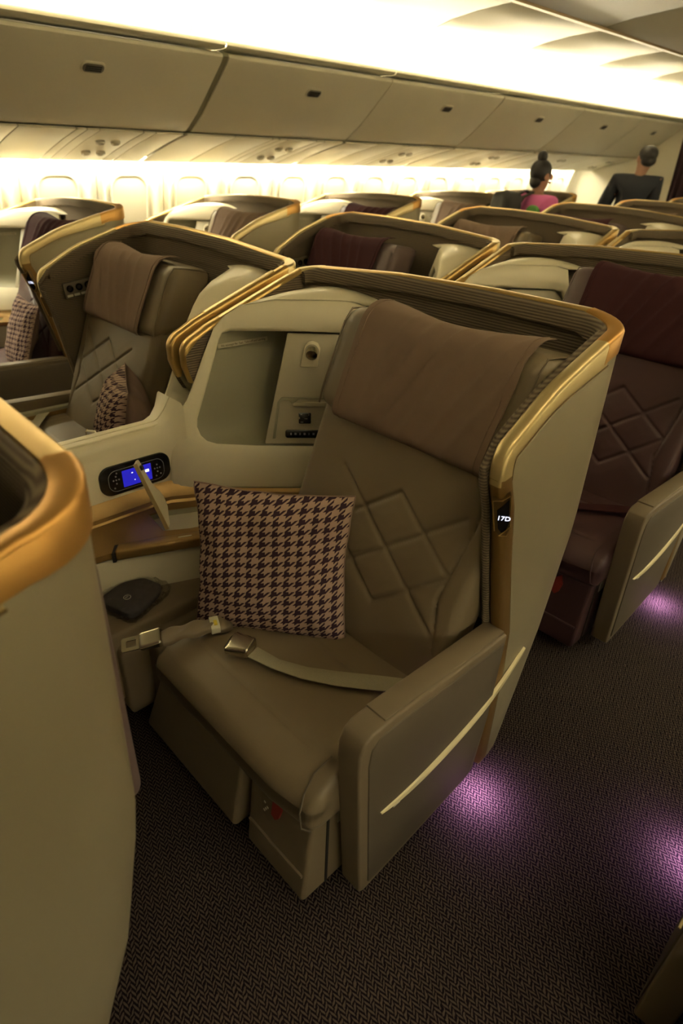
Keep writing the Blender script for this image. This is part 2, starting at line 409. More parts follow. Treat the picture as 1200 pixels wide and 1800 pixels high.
for flip in (False, True):
    for i, (a, b) in enumerate(zip(BINJ, BINJ[1:])):
        if i == 0 or (flip and i > 4): continue
        t_ = structure('trim_%d' % tn, raw('trim', *solid_profile([(x, z+.03) for x, z in PSU], -.01, a, b, flip), 'bin_gap')); tn += 1
        cuts = [0, .27, .50, .545, .60, .80, .86, 1.0]; L = b-a
        for c0, c1 in zip(cuts, cuts[1:]):
            link('panel', raw('panel', *solid_profile(PSU, -.012, a+.012+(L-.024)*c0+.003, a+.012+(L-.024)*c1-.003, flip), 'bin_white', bevel=.002), t_)
        yc = a+L*.70
        for k, (dy, f) in enumerate(((-.05, .35), (.05, .35), (-.05, .7), (.05, .7))):
            x, z = on_psu(f); x = mx(x) if flip else x
            rings = []
            for (rad_, h) in ((.030, 0), (.030, .012), (.022, .018), (.012, .010)):
                rings.append([(x+rad_*math.cos(q)*.97+(h*.25*(-1 if flip else 1)), yc+dy+rad_*math.sin(q), z-h+rad_*math.cos(q)*.26*(-1 if flip else 1)) for q in [2*math.pi*j/14 for j in range(14)]])
            link('reading_light', raw('reading_light', *loft(rings), 'lens'), t_)
    # LED strips hidden behind the bin lip and behind the service panels' outer edge
    x0, x1 = (-3.62, -3.72)
    V, F = boxVF((min(mx(x0), mx(x1)) if flip else x1, -.4, 2.060), (max(mx(x0), mx(x1)) if flip else x0, Y1-.05, 2.068))
    o = link('cove_light', raw('cove_light', V, F, 'led_cove_near' if flip else 'led_cove', smooth=False)); tag(o, 'long cove light strip glowing above the %s overhead bins' % ('near side' if flip else 'far side window'), 'light strip', 'cove light strips')
    x0, x1 = (-4.645, -4.70)
    V, F = boxVF((min(mx(x0), mx(x1)) if flip else x1, -.4, 1.476), (max(mx(x0), mx(x1)) if flip else x0, Y1-.25, 1.482))
    o = link('sidewall_light', raw('sidewall_light', V, F, 'led_wall_near' if flip else 'led_wall', smooth=False)); tag(o, 'long light strip washing the %s windows below the bins' % ('near side' if flip else 'far side'), 'light strip', 'sidewall light strips')
# bulkheads: aft one with an aisle opening and a dark curtain, plain one behind the camera
V1 = boxVF((-4.95, Y1, 0), (-3.50, Y1+.05, 2.45)); V2 = boxVF((-2.9, Y1, 0), (mx(-2.9), Y1+.05, 2.5)); V3 = boxVF((mx(-3.5), Y1, 0), (mx(-4.95), Y1+.05, 2.45)); V4 = boxVF((-3.5, Y1, 2.1), (mx(-3.5), Y1+.05, 2.5))
structure('wall_back', raw('wall_back', *merge(V1, V2, V3, V4), 'bin_white', smooth=False))
structure('wall_front', raw('wall_front', *boxVF((-4.95, Y0-.05, 0), (mx(-4.95), Y0, 2.5)), 'bin_white', smooth=False))
structure('wall_galley', raw('wall_galley', *boxVF((-3.8, Y1+1.2, 0), (mx(-3.8), Y1+1.25, 2.4)), 'bin_gap', smooth=False))
def curtain(xa, xb, lab):
    V, F = [], []; n = 60
    for i in range(n+1):
        x = xa+(xb-xa)*i/n; y = Y1-.05+.02*math.sin(i*1.3)
        for q in (0, .012): V += [(x, y+q, .03), (x, y+q, 2.25)]
    for i in range(n):
        a = i*4; F += [(a, a+4, a+5, a+1), (a+2, a+3, a+7, a+6)]
    o = link('curtain', raw('curtain', V, F, 'curtain')); tag(o, lab, 'curtain')
curtain(-3.48, -2.55, 'dark burgundy curtain hanging at the far end of the aisle')

# ------------------------------------------------------------------ the seat (built once in the first seat's coordinates)
XL = -1.715                    # console side of the shell
YF = [(.05, 1.10), (.44, 1.105), (.55, 1.105), (.93, 1.035), (.99, 1.012), (1.02, 1.005), (1.3, 1.0)]
YS = [(.05, 1.115), (.1, 1.12), (.455, 1.225), (.75, 1.37), (1.2, 1.42), (1.3, 1.43)]
YB = [(.05, 1.30), (.16, 1.345), (.45, 1.45), (.7, 1.505), (1.2, 1.525), (1.3, 1.53)]
XO = [(.05, -.505), (.1, -.506), (.45, -.515), (.75, -.535), (1.2, -.557), (1.3, -.56)]
NW, NA, NBK, NL, NLW = 10, 8, 14, 6, 10
NPTH = NW+NA+NBK+NL+NLW+1
ZT_W = [(0, 1.035), (.03, 1.06), (.10, 1.093), (.45, 1.170), (1, 1.246)]
def ztop(j):
    if j <= NW: return interp(ZT_W, j/NW)
    j -= NW
    if j <= NA: return 1.246+.024*j/NA
    j -= NA
    if j <= NBK: return interp([(0, 1.270), (.3, 1.272), (.65, 1.262), (1, 1.235)], j/NBK)
    j -= NBK
    if j <= NL: return 1.235-.012*j/NL
    j -= NL
    return interp([(0, 1.223), (.8, 1.085), (.93, 1.055), (1, 1.02)], j/NLW)
def plan(j, z, d=0.0, ext=0.0):
    """point of the shell's plan path at height z, moved inwards by d"""
    xo, yf, ys, yb = interp(XO, z)-d, interp(YF, z)-ext, interp(YS, z), interp(YB, z)-d
    ys = max(ys, yf+.004); rx = .112-d*.8; ry = max(yb-ys, .02); xl = XL+d
    if j <= NW: return Vector((xo, yf+(ys-yf)*(j/NW), z))
    j -= NW
    if j <= NA:
        a = math.pi/2*j/NA; return Vector((xo-rx*(1-math.cos(a)), ys+ry*math.sin(a), z))
    j -= NA; xs = xo-rx; rl = .07-d*.8
    if j <= NBK: return Vector((xs+(xl+rl-xs)*j/NBK, yb, z))
    j -= NBK
    if j <= NL:
        a = math.pi/2*j/NL; return Vector((xl+rl*(1-math.sin(a)), yb-rl*(1-math.cos(a)), z))
    j -= NL
    yfl = interp([(.05, 1.2), (.8, 1.06), (.90, 1.0), (.97, .975), (1.3, .968)], z)
    return Vector((xl, yb-rl+(yfl-(yb-rl))*j/NLW, z))
def shell_surface(j0, j1, zlo, zhi_off, d, nv=16):
    V, F = [], []
    for k in range(nv+1):
        for j in range(j0, j1+1):
            zt = ztop(j)-zhi_off; zl = zlo(j) if callable(zlo) else zlo
            V.append(plan(j, zl+(zt-zl)*k/nv, d))
    n = j1-j0+1
    for k in range(nv):
        for i in range(n-1): a = k*n+i; F.append((a, a+1, a+n+1, a+n))
    return V, F
def rim_sweep(j0, j1, prof):
    """prof: list of (d inward, dz from rim top)"""
    rings = []
    for j in range(j0, j1+1):
        zt = ztop(j); rings.append([plan(j, zt, d)+Vector((0, 0, capz(j, dz))) for d, dz in prof])
    return loft(rings)
RIMP = [(-.002, -.048), (-.003, -.008), (.001, -.002), (.007, 0), (.026, -.001), (.032, -.005), (.034, -.015), (.034, -.046)]
def capz(j, z):
    return z if z > -.04 else z-.012*max(0, 1-abs(j-(NW+NA*.6))/7)
J1, J2, J3, J4, JE = NW, NW+NA, NW+NA+NBK, NW+NA+NBK+NL, NPTH-1
PARTS = []                       # (name, mesh, index of parent part or None, flags)
def part(name, me, parent=None, **fl):
    me.transform(Matrix.Translation(-BASE)); PARTS.append((name, me, parent, fl)); return len(PARTS)-1

# shell: outer skin, rims, front trim, lining, piping
V, F = shell_surface(0, J2, .09, .04, 0); p_shell = part('shell_panel', raw('shell_panel', V, F, 'champagne', ang=60), label='champagne shell side panel')
V, F = shell_surface(J2, J4, .09, .04, 0); part('shell_back', raw('shell_back', V, F, 'champagne', ang=60))
V, F = shell_surface(J4, JE, .60, .04, 0); part('shell_panel', raw('shell_panel', V, F, 'champagne', ang=60))
def wing_edge(left, zend):
    top, J = [], (range(JE-1, J4+1, -1) if left else range(1, J1))
    for j in J: q = plan(j, ztop(j)); top.append((q.y, ztop(j)))
    top = top[::-1]                                   # from the corner forwards
    yf = lambda z: plan(JE if left else 0, z).y
    c0, c1, c2 = top[-1], (yf(1.06)-.006, top[-1][1]-.018), (yf(1.0)-.002, 1.0)
    cor = [tuple((1-t)**2*c0[i]+2*t*(1-t)*c1[i]+t*t*c2[i] for i in (0, 1)) for t in [k/10 for k in range(1, 11)]]
    low = [(yf(z)-.002, z) for z in [1.0-(1.0-zend)*k/24 for k in range(1, 25)]]
    return top+cor, cor[-2:]+low
def outn(ey, ez_, y, z):
    return (-ey, -ez_) if ey*(y-1.3)+ez_*max(0, z-.95)*2 < 0 else (ey, ez_)
def bw(path, i): return .036+.022*max(0, 1-i/6)*(path[0][1] > 1.1)
def edge_band(path, left, w0=.036, taper=False):
    rings = []; s_ = -1 if left else 1
    for i, (y, z) in enumerate(path):
        a, b = path[max(i-1, 0)], path[min(i+1, len(path)-1)]; ty, tz = b[0]-a[0], b[1]-a[1]; L_ = math.hypot(ty, tz); ey, ez_ = tz/L_, -ty/L_
        ey, ez_ = outn(ey, ez_, y, z)
        xo = XL if left else interp(XO, z); w_ = w0*(1-.75*(i/(len(path)-1))**3) if taper else (w0 if left else bw(path, i))
        rings.append([(xo+s_*dx, y+ey*de, z+ez_*de) for dx, de in ((.002, -w_), (.0035, -.008), (.0, 0), (-.006, .003), (-.026, .002), (-.032, -.003), (-.034, -.012), (-.034, -w_))])
    return loft(rings)
WT, WF = wing_edge(False, .10); LT, LF = wing_edge(True, .915)
part('wing_rim', raw('wing_rim', *edge_band(WT, False), 'pale_gold', ang=40), label='pale gold rim of the aisle wing')
def bead(path, w):
    P = []
    for i, (y, z) in enumerate(path):
        a, b = path[max(i-1, 0)], path[min(i+1, len(path)-1)]; ty, tz = b[0]-a[0], b[1]-a[1]; L_ = math.hypot(ty, tz); ey, ez_ = tz/L_, -ty/L_
        ey, ez_ = outn(ey, ez_, y, z)
        w_ = w-.036+bw(path, i); zz = z-ez_*w_; P.append((interp(XO, zz)+.0012, y-ey*w_, zz))
    return P
BD = bead(WT, .038)+bead(WF[2:], .038)
part('panel_bead', raw('panel_bead', *tubeVF(BD, .0022, 6), 'champagne'), p_shell)
part('panel_groove', raw('panel_groove', *tubeVF([Vector(p)+Vector((.0006, 0, .0028)) for p in bead(WT, .0365)], .0012, 5), 'brown_trim'), p_shell)
part('corner_cap', raw('corner_cap', *rim_sweep(J1-1, J2, [(d-(.001 if d < .01 else -.001), z+.001) for d, z in RIMP]), 'orange_gold', ang=40), label='orange gold corner cap')
part('back_rim', raw('back_rim', *rim_sweep(J2, J3, RIMP), 'gold', ang=40))
part('corner_cap', raw('corner_cap', *rim_sweep(J3, J4, [(d-(.001 if d < .01 else -.001), z+.001) for d, z in RIMP]), 'pale_gold', ang=40))
part('wing_rim', raw('wing_rim', *rim_sweep(J4, J4+2, RIMP), 'gold', ang=40)); part('wing_rim', raw('wing_rim', *edge_band(LT, True, .030), 'gold', ang=40))
part('rim_insert', raw('rim_insert', *rim_sweep(J4+1, JE-3, [(.010, .0005), (.024, .0005), (.024, .004), (.010, .004)]), 'pale_gold'))
part('front_trim', raw('front_trim', *edge_band(WF, False), 'bronze', ang=40), label='bronze front trim of the aisle wing')
part('front_trim', raw('front_trim', *edge_band(LF, True, .030, True), 'gold', ang=40))
V, F = shell_surface(0, JE, .40, .012, .036, 20); p_lin = part('lining', raw('lining', V, F, 'ribbed', ang=70), label='ribbed brown fabric lining')
# rolled top of the lining just inside the rim
part('lining_roll', raw('lining_roll', *rim_sweep(1, J4, [(.034, -.045), (.034, -.008), (.044, -.004), (.056, -.014), (.058, -.045)]), 'ribbed', ang=70), p_lin)
pth = [plan(0, z)+Vector((-.042, -.004, 0)) for z in [.55+.48*k/24 for k in range(25)]]+[plan(j, ztop(j))+Vector((-.044, 0, -.012)) for j in range(1, NW+1)]
part('piping', raw('piping', *tubeVF(pth, .0095, 8), 'ribbed'), p_lin)
# recessed hand rest in the lining behind the head (long shallow oval)
# monitor-side leather panel on the shell's back
part('seat_back_panel', raw('seat_back_panel', *softbox(aabox((-1.66, 1.49, .54), (-.725, 1.560, 1.09)), (.08, .6, .16), (8, 4, 8)), 'side_mauve'), label='mauve leather panel on the back of the shell')
# seat number display on the wing's front trim
def disp_frame(z):
    yf = plan(0, z).y; xo = interp(XO, z)
    return Vector((xo-.004, yf-.0135, z))
ex = Vector((1, .75, 0)).normalized(); ez = (disp_frame(1.0)-disp_frame(.88)).normalized()
dO = disp_frame(.930)+Vector((.003, .006, 0)); nrm = ex.cross(ez).normalized()
if nrm.y > 0: nrm = -nrm
dpt = lambda p, o: dO+ex*p[0]*.78+ez*p[1]*.85+nrm*o
bez = [(-.022, -.050), (-.010, -.066), (.010, -.064), (.022, -.030), (.026, .070), (.004, .052), (-.022, .048)]
glass = [(-.012, -.040), (-.004, -.053), (.008, -.048), (.018, -.020), (.022, .058), (.004, .036), (-.012, .020)]
p_bez = part('seat_display', raw('seat_display', *prism(bez, lambda p: dpt(p, -.012), lambda p: dpt(p, .005)), 'brown_trim', bevel=.002), label='seat number display in bronze bezel')
part('display_glass', raw('display_glass', *prism(glass, lambda p: dpt(p, -.002), lambda p: dpt(p, .0065)), 'black'), p_bez)
p_edge = part('bezel_edge', raw('bezel_edge', *tubeVF([dpt(p, .006) for p in bez[3:]+bez[:1]][::-1]+[dpt(bez[1], .006), dpt(bez[2], .006), dpt(bez[3], .006)], .0014, 6), 'gold'), p_bez)
TXT_M = frame_mtx(dpt((.005, -.004), .0075), ex, ez)
# reading light cluster on the inner face of the aisle wing
iw = Vector((-.607, 1.16, 1.0)); iu = Vector((0, 1, .12)).normalized(); iv = Vector((-.02, -.12, 1)).normalized()
ipt = lambda p, o: iw+iu*p[0]+iv*p[1]+Vector((-o, 0, 0))
p_cl = part('light_cluster', raw('light_cluster', *prism(rr(.135, .066, .008), lambda p: ipt(p, -.012), lambda p: ipt(p, .004)), 'taupe_panel', bevel=.002))
for k in range(3):
    rings = [[ipt((-.042+.042*k+r_*math.cos(a), .008+r_*math.sin(a)), h) for a in [2*math.pi*q/14 for q in range(14)]] for r_, h in ((.015, .0), (.015, .010), (.011, .010), (.010, .004))]
    part('spot_lens', raw('spot_lens', *loft(rings), 'black'), p_cl)
part('placard', raw('placard', *merge(*[prism(rr(.026, .010, .002), lambda p, k=k: ipt((p[0]-.048+.032*k, p[1]-.022), .003), lambda p, k=k: ipt((p[0]-.048+.032*k, p[1]-.022), .0052)) for k in range(4)]), 'placard'), p_cl)

# seat: cushion, backrest, headrest
def cush_fn(p, r, w):
    y = w.y; x = w.x
    if r.z > 0:
        w.z -= .05*max(0, (.66-y)/.16)**2 * (1 if r.z > 0 else 0)
        for ys_ in (.607, .835):
            if -1.13 < x < -.64: w.z -= .004*math.exp(-((y-ys_)/.0045)**2)
        for xs_ in (-1.13, -.64):
            if y > .607: w.z -= .004*math.exp(-((x-xs_)/.0045)**2)*min(1, (y-.60)/.03)
        w.z += .0025*noise.noise(Vector((x*9, y*9, 1)))
    if r.y < 0 and r.x > .6: w.y += .02*(r.x-.6)/.4*(-r.y)
    return w
V, F = softbox(aabox((-1.195, .505, .30), (-.565, 1.02, .445)), (.07, .16, .50), (60, 90, 8), cush_fn)
p_cu = part('seat_cushion', raw('seat_cushion', V, F, 'leather_beige', ang=70), color=('leather_beige', 'leather_burgundy'), label='leather seat cushion with stitched seams')
# side gusset seam at the front corner
part('corner_seam', raw('corner_seam', *tubeVF([(-.612, .62, .447), (-.615, .57, .432), (-.606, .535, .405), (-.595, .513, .372), (-.585, .509, .335), (-.572, .525, .322)], .0022, 6), 'taupe_panel'), p_cu, color=('taupe_panel', 'leather_burgundy'))
QS = [((-1.07, .831), (-.648, .56)), ((-.863, .831), (-.653, .70)), ((-1.05, .69), (-.84, .555)), ((-.984, .74), (-.863, .831)), ((-.975, .60), (-.663, .838)), ((-.84, .555), (-.653, .70)), ((-1.07, .831), (-1.13, .79)), ((-1.05, .69), (-.984, .74))]
QS = QS[:6]
QS += [((-.625, .90), (-.66, .64)), ((-.66, .64), (-.618, .49))]
def seg_d(px, pz, a, b):
    ax, az = a; bx, bz = b; dx, dz = bx-ax, bz-az; t = max(0, min(1, ((px-ax)*dx+(pz-az)*dz)/(dx*dx+dz*dz)))
    return math.hypot(px-ax-dx*t, pz-az-dz*t)
def back_fn(p, r, w):
    if r.y < 0:
        g = sum(math.exp(-(seg_d(w.x, w.z, a, b)/.0042)**2) for a, b in QS)
        puff = .0035*min(1, min(seg_d(w.x, w.z, a, b) for a, b in QS)/.04)
        k = min(1, -r.y*1.2)
        w.y += (.0075*min(1, g)-puff)*k
        w.y += .003*noise.noise(Vector((w.x*7, w.z*9, 3)))*k
        w.y += .012*max(0, abs((w.x+.91)/.3)**4)*k*.5
    return w
bk = {}
for sx in (-1, 1):
    for (sy, yo) in ((-1, 0), (1, .13)):
        for (sz, z) in ((-1, .40), (1, 1.0)):
            bk[(sx, sy, sz)] = ((-.905+sx*(.318 if sz > 0 else .318)), .92+.41*(z-.45)+yo+.006, z)
V, F = softbox(hexa(bk), (.10, .45, .08), (120, 4, 120), back_fn)
part('backrest', raw('backrest', V, F, 'leather_beige', ang=75), color=('leather_beige', 'leather_burgundy'), label='leather backrest with diamond stitching')
hd = {}
for sx in (-1, 1):
    x = -.925+sx*.322
    hd[(sx, -1, -1)] = (x, 1.115, .952); hd[(sx, 1, -1)] = (x, 1.30, .95); hd[(sx, -1, 1)] = (x, 1.232, 1.212); hd[(sx, 1, 1)] = (x, 1.425, 1.180)
hmap = hexa(hd)
def head_fn(p, r, w):
    if r.y < 0: w.y -= .010*(1-r.x*r.x)*(-r.y)
    w.z += .004*noise.noise(Vector((w.x*6, w.y*8, w.z*8)))
    return w
V, F = softbox(hmap, (.16, .42, .34), (24, 12, 14), head_fn)
p_hd = part('headrest', raw('headrest', V, F, 'leather_beige', ang=75), color=('leather_beige', 'side_mauve'), label='leather headrest')
for sx in (-1, 1):   # side seam
    pa = []
    for k in range(15):
        a = -.9+1.8*k/14
        pa.append(hmap(sx*.95, -.93+.03*abs(a), a)*1.0 if False else None)
    loop = [(-.86, -.97), (-.94, -.7), (-.955, 0), (-.94, .70), (-.80, .955), (-.3, .975), (.4, .97), (.85, .9)]
    part('side_seam', raw('side_seam', *tubeVF([hmap(sx*.935, t*1.0, r)+Vector((0, -.004, 0.001)) for t, r in loop], .0028, 6), 'taupe'), p_hd, color=('taupe', 'side_mauve'))
def cover():
    V, F = [], []; nu, nv = 56, 44
    prof = [(1.320, 1.216, 0), (1.276, 1.228, 0), (1.238, 1.224, 0), (1.206, 1.196, 0), (1.170, 1.120, 0), (1.132, 1.045, 0), (1.106, .985, 0), (1.100, .955, 0), (1.118, .942, 0)]
    PL = [Vector((0, y, z)) for y, z, _ in prof]; cum = [0]
    for a, b in zip(PL, PL[1:]): cum.append(cum[-1]+(b-a).length)
    def at(s):
        s *= cum[-1]
        for i in range(len(PL)-1):
            if s <= cum[i+1]+1e-9: return PL[i].lerp(PL[i+1], (s-cum[i])/(cum[i+1]-cum[i]))
        return PL[-1]
    def sm(s):
        return (at(max(0, s-.03))+at(s)*2+at(min(1, s+.03)))/4
    for i in range(nu+1):
        u = i/nu
        for j in range(nv+1):
            v = j/nv; p = sm(v)
            x = -1.142+(.482)*u
            x += .012*(1-v)*(1 if u > .5 else -1)*abs(u-.5)*2
            fold = 0
            for (c, sl, wd, am) in ((.30, .30, .030, .9), (.42, .36, .022, 1.0), (.55, .42, .028, .9), (.70, .42, .020, .7), (.20, .20, .020, .5), (.84, .38, .020, .5)):
                fold += am*math.exp(-((u-c+sl*(v-.75))/wd)**2)
            amp = .017*math.sin(math.pi*min(1, max(0, (v-.12)/.88)))**.7
            lift = .006+amp*fold-.010*(1-(2*u-1)**2)
            nv_ = Vector((0, -.93, .36)) if v > .35 else Vector((0, -.45, .9))
            q = Vector((x, p.y, p.z))+nv_*lift
            q.z += .010*math.cos(u*math.pi*2.0)*max(0, 1-v*5)
            V.append(q)
    n = nv+1
    for i in range(nu):
        for j in range(nv): a = i*n+j; F.append((a, a+n, a+n+1, a+1))
    # thickness
    m0 = len(V); V += [v+Vector((0, .004, -.002)) for v in V]
    F2 = [tuple(k+m0 for k in f[::-1]) for f in F]
    rim = []
    bl = [i*n for i in range(nu+1)]+[nu*n+j for j in range(1, n)]+[i*n+nv for i in range(nu-1, -1, -1)]+[j for j in range(nv-1, 0, -1)]
    for a, b in zip(bl, bl[1:]+bl[:1]): rim.append((a, b, b+m0, a+m0))
    return V, F+F2+rim
CV, CF = cover()
for i_ in (2, 54):
    part('hem_seam', raw('hem_seam', *tubeVF([CV[i_*45+j]+Vector((0, -.0012, .0008)) for j in range(0, 45)], .0016, 5), 'cover_beige'), p_hd, color=('cover_beige', 'cover_burgundy'))
part('headrest_cover', raw('headrest_cover', CV, CF, 'cover_beige', ang=75), p_hd, color=('cover_beige', 'cover_burgundy'), label='cloth headrest cover with soft creases')
part('headrest_mount', raw('headrest_mount', *boxVF((-1.03, 1.33, .8), (-.80, 1.44, 1.12)), 'dark_gap', bevel=.01))

# leg rest and stowage box below the cushion
lg = {}
for sx, x0_, x1_ in ((-1, -1.30, -1.185), (1, -.838, -.815)):
    lg[(sx, -1, -1)] = (x0_, .50, .045); lg[(sx, 1, -1)] = (x0_, .80, .06); lg[(sx, -1, 1)] = (x1_ if sx < 0 else -.815, .525, .34); lg[(sx, 1, 1)] = (x1_, .80, .34)
part('leg_rest', raw('leg_rest', *softbox(hexa(lg), (.06, .10, .12), (8, 4, 8)), 'leather_beige'), color=('leather_beige', 'leather_burgundy'))
bx_ = {}
for sx, x_ in ((-1, -.806), (1, -.585)):
    bx_[(sx, -1, -1)] = (x_, .515, .03); bx_[(sx, 1, -1)] = (x_, .80, .03); bx_[(sx, -1, 1)] = (x_, .545, .335); bx_[(sx, 1, 1)] = (x_, .80, .335)
p_bx = part('stowage_box', raw('stowage_box', *softbox(hexa(bx_), (.10, .07, .06), (6, 4, 8)), 'leather_beige'), color=('leather_beige', 'leather_burgundy'))
bmap = hexa(bx_)
part('pocket_edge', raw('pocket_edge', *tubeVF([bmap(-.92, -1.005, -.42), bmap(0, -1.012, -.42), bmap(.9, -1.005, -.42)], .005, 8), 'taupe'), p_bx, color=('taupe', 'leather_burgundy'))
part('pocket_tag', raw('pocket_tag', *prism([(-.55, .35), (-.50, .62), (-.38, .66), (-.32, .55), (-.18, .60), (-.10, .2), (-.25, .0), (-.45, .08)], lambda p: bmap(p[0], -1.0, p[1]), lambda p: bmap(p[0], -1.03, p[1])), 'taupe'), p_bx, color=('taupe', 'leather_burgundy'))
part('tag_print', raw('tag_print', *merge(*[prism(rr(.06, .035, .01), lambda p, k=k: bmap(p[0]-.42+.05*(k % 3), -1.025, p[1]+.16+.06*k), lambda p, k=k: bmap(p[0]-.42+.05*(k % 3), -1.036, p[1]+.16+.06*k)) for k in range(4)]), 'placard'), p_bx)
part('red_tag', raw('red_tag', *prism([(-.18, .25), (-.16, .62), (0, .72), (.12, .50), (.06, .30), (-.05, .2)], lambda p: bmap(p[0], -1.0, p[1]), lambda p: bmap(p[0], -1.045, p[1])), 'red'), p_bx, label='red tag hanging under the cushion')
part('box_gap', raw('box_gap', *boxVF((-.590, .585, .035), (-.5825, .592, .33)), 'dark_gap'), p_bx)
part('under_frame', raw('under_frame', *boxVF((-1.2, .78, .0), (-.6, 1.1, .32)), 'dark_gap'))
part('side_plate', raw('side_plate', *boxVF((-.590, .62, .24), (-.5835, .66, .30)), 'placard'), p_bx)

# aisle armrest
AR = [(.625, .045), (.640, .035), (1.05, .085), (1.075, .105), (1.098, .30), (1.10, .582), (.70, .608), (.625, .609), (.602, .598), (.588, .570), (.588, .52)]
p_ar = part('armrest', raw('armrest', *prism(AR, lambda p: (-.505, p[0], p[1]), lambda p: (-.567, p[0], p[1])), 'taupe', bevel=.006, seg=3), label='taupe fold-down aisle armrest')
AO = [(.652, .062), (1.05, .105), (1.088, .30), (1.09, .560), (.70, .585), (.645, .584), (.622, .565), (.616, .52)]
part('outer_panel', raw('outer_panel', *prism(AO, lambda p: (-.510, p[0], p[1]), lambda p: (-.5015, p[0], p[1])), 'taupe_panel', bevel=.003), p_ar)
part('arm_pad', raw('arm_pad', *prism([(.665, .606), (1.095, .581), (1.095, .590), (.665, .6135)], lambda p: (-.512, p[0], p[1]), lambda p: (-.566, p[0], p[1])), 'taupe', bevel=.003), p_ar)
blade, NB2 = [], 24
for k in range(NB2+1):
    f = k/NB2; y = .668+(1.235-.668)*f; q = (y-.80)/.435
    z = .312+.030*q+.105*q*q if q > 0 else .312+.030*q+.20*q*q
    blade.append((y, z, .0006+.0165*math.sin(math.pi*min(1, f**.8*.92+.02))**.9))
rings = []
for y, z, w_ in blade:
    xo = -.5015 if y < 1.04 else -.5015-.012*((y-1.04)/.195)**1.5
    rings.append([(xo-.004, y, z+w_), (xo+.004, y, z+w_*.6), (xo+.005, y, z-w_*.6), (xo-.004, y, z-w_)])
part('accent_strip', raw('accent_strip', *loft(rings), 'cream_strip', ang=50), p_ar, label='cream blade-shaped accent strip')
part('armrest_latch', raw('armrest_latch', *prism(rr(.024, .014, .003), lambda p: (-.505, p[0]+.722, p[1]+.305), lambda p: (-.498, p[0]+.722, p[1]+.305)), 'placard', bevel=.001), p_ar)
part('inner_panel', raw('inner_panel', *prism([(.74, .36), (1.08, .36), (1.08, .545), (.76, .55), (.72, .53)], lambda p: (-.566, p[0], p[1]), lambda p: (-.595, p[0], p[1])), 'grey_green', bevel=.006, seg=3), p_ar)
p_in = part('control_inset', raw('control_inset', *prism(rr(.25, .045, .010), lambda p: (-.593, p[0]+.90, p[1]+.505), lambda p: (-.5970, p[0]+.90, p[1]+.505)), 'bronze', bevel=.002), p_ar)
for k in range(7):
    part('icon_button', raw('icon_button', *prism(rr(.014, .012, .003), lambda p: (-.594, p[0]+.82+.026*k, p[1]+.468), lambda p: (-.5985, p[0]+.82+.026*k, p[1]+.468)), ('glyph_pink', 'glyph_pink', 'placard', 'glyph_pink', 'glyph_pink', 'taupe', 'placard')[k], bevel=.001), p_ar)
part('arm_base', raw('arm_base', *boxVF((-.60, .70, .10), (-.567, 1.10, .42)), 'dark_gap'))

# console: divider, diagonal fascia with stowage recess, lid
O_ = Vector((-1.60, .985, .72)); eu = Vector((.64, .768, 0)).normalized(); ew = Vector((-.224, .187, 1)).normalized(); en = eu.cross(ew)   # en points out of the niche
if en.y > 0: en = -en
def fz(u, w, o=0): return O_+eu*u+ew*w+en*o
hole = [(.075, .372), (.050, .364), (.040, .345), (.022, .285), (.001, .215), (-.020, .150), (-.038, .095), (-.040, .068), (-.029, .040), (-.010, .022), (.021, .013), (.15, .008), (.30, .007), (.42, .007), (.47, .03), (.48, .10), (.49, .22), (.50, .33), (.485, .362), (.45, .372), (.33, .374), (.20, .374)]
outr = [(.110, .450), (.060, .418), (.024, .378), (-.010, .30), (-.040, .222), (-.068, .155), (-.098, .112), (-.118, .085), (-.128, .02), (-.130, -.05), (-.132, -.135), (.10, -.135), (.30, -.135), (.46, -.135), (.56, -.10), (.55, .10), (.53, .22), (.52, .36), (.505, .455), (.45, .47), (.36, .47), (.22, .468)]
n_ = len(hole)
def tuck(i, u, w):
    q = fz(u, w, -.03)
    if 1 <= i <= 5: q = Vector((min(fz(u, w, 0).x, -1.664), fz(u, w, 0).y+.12, q.z-.004))
    elif i <= 10 and i > 0: q = Vector((-1.700, fz(u, w, 0).y+.10, q.z-.004))
    return q
rings = [[tuck(i, u, w) for i, (u, w) in enumerate(outr)], [fz(u, w, -.006) for u, w in outr], [fz(u, w, .000) for u, w in [(a*.94+c*.06, b*.94+d*.06) for (a, b), (c, d) in zip(outr, hole)]],
         [fz(u, w, .0) for u, w in [(a*.12+c*.88, b*.12+d*.88) for (a, b), (c, d) in zip(outr, hole)]], [fz(u, w, -.006) for u, w in hole], [fz(u, w, -.03) for u, w in hole]]
V, F = loft(rings, True, False)
p_con = part('console_fascia', raw('console_fascia', V, F, 'cream', ang=60), label='cream console fascia around a stowage niche')
def cen(P): return (sum(p[0] for p in P)/len(P), sum(p[1] for p in P)/len(P))
rings = [[fz(u, w, -.012) for u, w in hole], [fz(u, w, -.012)+Vector((.004, .05, 0)) if u < .30 else fz(u, w, -.03) for u, w in hole], [Vector((fz(u, w).x+.015, 1.452, fz(u, w).z)) for u, w in hole]]
V, F = loft(rings, True, False); F.append(tuple(range(2*n_, 3*n_)))
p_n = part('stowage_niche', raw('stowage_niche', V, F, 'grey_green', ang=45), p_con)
cp = [(.256, .369), (.46, .369), (.50, .33), (.47, .012), (.40, .012), (.178, .012)]
p_cp = part('control_panel', raw('control_panel', *prism(cp, lambda p: fz(p[0], p[1], -.10), lambda p: fz(p[0], p[1], -.022)), 'panel_grey', bevel=.004), p_con)
